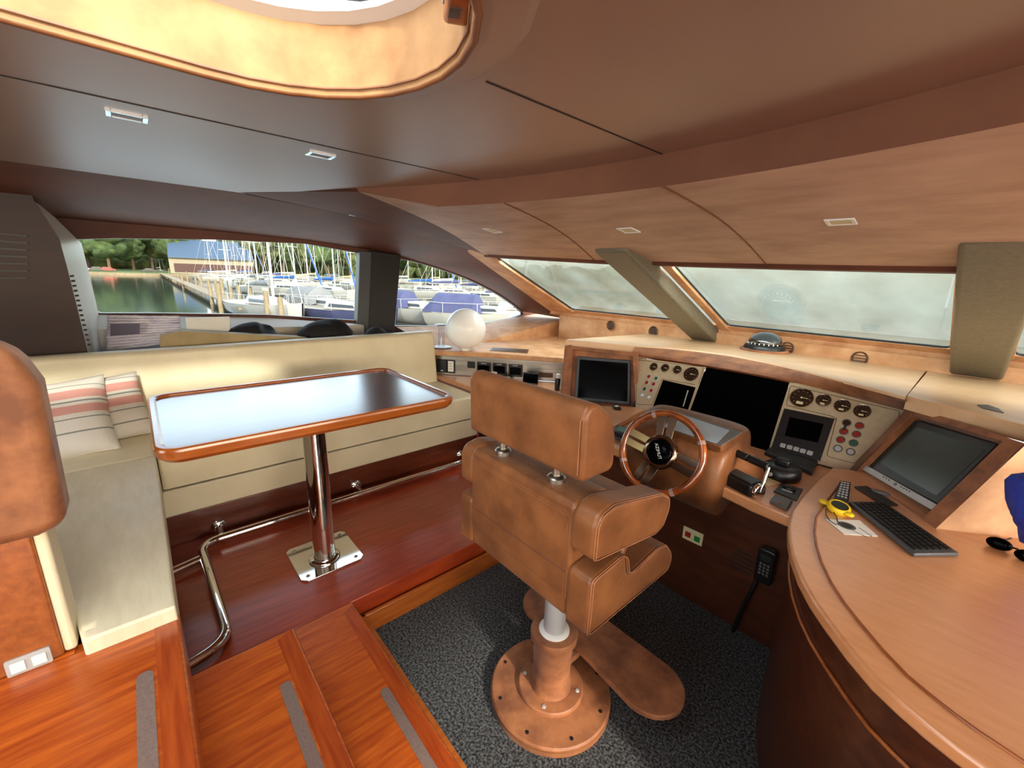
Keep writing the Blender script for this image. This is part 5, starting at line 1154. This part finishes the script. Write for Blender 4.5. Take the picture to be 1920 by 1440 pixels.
def sailboat(px, py, L, head, hull, cover, mh, label, mastcol='alu', kind='sail', canopy=None):
    p = W(px, py); h = R(head); u = V((math.cos(h), math.sin(h), 0)); s = V((-u.y, u.x, 0))
    t = thing('sailboat' if kind == 'sail' else 'motorboat', label, 'boat', p, 'boats moored outside the side windows')
    def Q(a, b, z): return p+u*a*L+s*b+V((0, 0, z))
    B = L*.16; st = [(-.5, .75, 1.0), (-.3, .95, .95), (0, 1, .98), (.25, .8, 1.08), (.42, .4, 1.2), (.5, .03, 1.32)]
    mb = MB(); rows = []
    for a, w_, z in st: rows.append([Q(a, -B*w_, z), Q(a*.96, -B*w_*.8, .3), Q(a*.93, 0, -.3), Q(a*.96, B*w_*.8, .3), Q(a, B*w_, z)])
    for A_, C_ in zip(rows, rows[1:]): mb.strip(A_, C_)
    mb.face(rows[0]); mb.build('hull', hull, t, smooth=50)
    mb = MB(); mb.strip([r[0]+V((0, 0, -.04)) for r in rows], [r[4]+V((0, 0, -.04)) for r in rows]); mb.build('deck', 'cream_hull', t)
    mb = MB(); cb = [Q(-.18, -B*.55, .95), Q(.22, -B*.4, 1.0), Q(.22, B*.4, 1.0), Q(-.18, B*.55, .95)]; ct = [Q(-.15, -B*.45, 1.45), Q(.15, -B*.3, 1.4), Q(.15, B*.3, 1.4), Q(-.15, B*.45, 1.45)]
    mb.hexa(cb+ct); cbn = mb.build('cabin', 'hull', t, bevel=.04)
    for sg in (-1, 1):
        mb = MB(); mb.prism([Q(-.12, sg*B*.53, 1.12), Q(.14, sg*B*.42, 1.14), Q(.12, sg*B*.38, 1.28), Q(-.11, sg*B*.48, 1.30)], s*sg*.03); mb.build('window', 'win', cbn)
    if canopy:
        mb = MB(); rr = []
        for a in (-.48, -.40, -.22, -.05, .02): k = 1 if a < -.0 else .4; rr.append([Q(a, B*.85*math.cos(x), .95+(1.15 if a not in (-.48, .02) else .35)*math.sin(x)*k) for x in [PI*i/8 for i in range(9)]])
        for A_, C_ in zip(rr, rr[1:]): mb.strip(A_, C_)
        mb.build('canopy', canopy, t, smooth=60)
    if kind == 'sail':
        mb = MB(); mb.cyl(Q(.1, 0, 1.3), Q(.09, 0, mh), .085, .06, 8); ms = mb.build('mast', mastcol, t)
        mb = MB(); mb.cyl(Q(.09, 0, 2.1), Q(-.32, 0, 2.05), .07, n=8); mb.build('boom', 'alu', t)
        mb = MB(); mb.tube([Q(.08, 0, 2.35), Q(0, 0, 2.3), Q(-.15, 0, 2.25), Q(-.31, 0, 2.12)], [.24, .2, .17, .08], 8); mb.build('boom_cover', cover, t, smooth=60)
        mb = MB()
        for q_ in (Q(.5, 0, 1.3), Q(-.5, 0, 1.0)): mb.cyl(Q(.09, 0, mh-.3), q_, .018, n=4)
        for sg in (-1, 1): mb.cyl(Q(.09, 0, mh-.3), Q(.07, sg*B, 1.0), .014, n=4)
        mb.build('rigging', 'alu', t)
        mb = MB()
        for z in (mh*.45, mh*.72): mb.cyl(Q(.09, -B*.5, z), Q(.09, B*.5, z), .03, n=6)
        mb.build('spreader', 'alu', ms)
        if cover == 'bluec': mb = MB(); mb.cyl(Q(.49, 0, 1.5), Q(.11, 0, mh*.85), .11, .05, 8); mb.build('furled_sail', 'bluec', t)
    mb = MB()
    for sg in (-1, 1):
        P_ = [Q(a, sg*B*w_*.95, z+.6) for a, w_, z in st[:5]]; mb.tube(P_, .015, 4)
        for a, w_, z in st[:5]: mb.cyl(Q(a, sg*B*w_*.95, z), Q(a, sg*B*w_*.95, z+.6), .014, n=4)
    mb.build('guard_rail', 'alu', t)
BO = [(300, 513, 9, 20, 'hull', 'hull', 12, 'white sailboat farthest left on the far side of the jetty'),
      (335, 514, 10, 60, 'hull', 'hull', 14, 'white sailboat in front of the pale building, its left end'),
      (372, 516, 11, 10, 'hull', 'greyc', 15, 'white sailboat in front of the pale building, middle'),
      (405, 517, 11, 70, 'cream_hull', 'navy', 14, 'cream sailboat in front of the pale building, right end'),
      (440, 520, 11, 30, 'hull', 'hull', 16, 'white sailboat right of the pale building, far row'),
      (468, 524, 10, 50, 'hull', 'bluec', 14, 'white sailboat with bright blue boom cover in the far row'),
      (505, 527, 11, 15, 'hull', 'tanc', 16, 'white sailboat with tan boom cover in the far row'),
      (545, 527, 12, 65, 'hull', 'hull', 15, 'tall masted white sailboat in the far row before the dark trees'),
      (588, 530, 11, 25, 'cream_hull', 'tanc', 15, 'cream sailboat with tan cover near the window pillar, far row'),
      (630, 530, 11, 40, 'hull', 'navy', 14, 'white sailboat with navy cover at the window pillar, far row'),
      (430, 540, 9, -10, 'hull', 'hull', 13, 'white sailboat behind the middle mooring posts'),
      (482, 552, 10, 5, 'hull', 'greyc', 14, 'white sailboat with red lifebuoy side, middle row'),
      (545, 556, 10, 30, 'hull', 'bluec', 13, 'white sailboat with bright blue furled headsail, middle row'),
      (620, 560, 10, 15, 'hull', 'bluec', 14, 'white sailboat with blue sail beside the grey canopy boat')]
for b in BO: sailboat(*b)
sailboat(392, 524, 10, 35, 'hull', 'navy', 14, 'white sailboat with navy boom cover before the pale building')
sailboat(424, 529, 10, 75, 'hull', 'hull', 13, 'slim white sailboat lying end on beyond the middle posts')
sailboat(458, 534, 10, 20, 'cream_hull', 'greyc', 15, 'cream sailboat with grey cover in the middle of the wide window')
sailboat(520, 538, 11, 45, 'hull', 'navy', 16, 'white sailboat with navy cover right of the middle of the wide window')
sailboat(568, 541, 10, 80, 'hull', 'tanc', 14, 'white sailboat lying end on behind the grey canopy boat')
sailboat(655, 545, 10, 10, 'hull', 'tanc', 14, 'white sailboat with tan cover cut by the window pillar')
sailboat(840, 545, 10, 75, 'hull', 'hull', 14, 'white sailboat lying end on in the triangular window')
sailboat(880, 552, 9, 15, 'cream_hull', 'greyc', 12, 'cream sailboat below the sloping edge of the triangular window')
sailboat(505, 598, 9, 12, 'hull', 'greyc', 12, 'white sailboat moored nearest behind the last mooring posts')
sailboat(610, 598, 8, 14, 'hull', 'greyc', 10, 'white motorboat under a large grey canopy left of the window pillar', kind='motor', canopy='greyc')
sailboat(655, 610, 8, 20, 'navy', 'hull', 10, 'navy hulled motorboat at the foot of the window pillar', kind='motor')
sailboat(775, 604, 7.5, 20, 'hull', 'navy', 9, 'white motorboat under navy canvas left in the triangular window', kind='motor', canopy='navy')
sailboat(905, 616, 7.5, 35, 'hull', 'navy', 9, 'motorboat under navy canvas right of the globe lamp', kind='motor', canopy='navy')
sailboat(800, 556, 10, 30, 'hull', 'bluec', 13, 'white sailboat with blue cover behind the navy canvas boat')
sailboat(850, 562, 10, 55, 'hull', 'navy', 13, 'white sailboat with navy boom cover above the globe lamp')
sailboat(905, 572, 10, 20, 'hull', 'navy', 13, 'white sailboat with navy cover low under the sloping window edge')
sailboat(760, 532, 11, 60, 'hull', 'hull', 15, 'white sailboat far back at the left edge of the triangular window')
sailboat(820, 535, 11, 10, 'hull', 'tanc', 15, 'white sailboat far back in the middle of the triangular window')
sailboat(965, 606, 7, 60, 'hull', 'navy', 9, 'small white sailboat at the right tip of the triangular window')
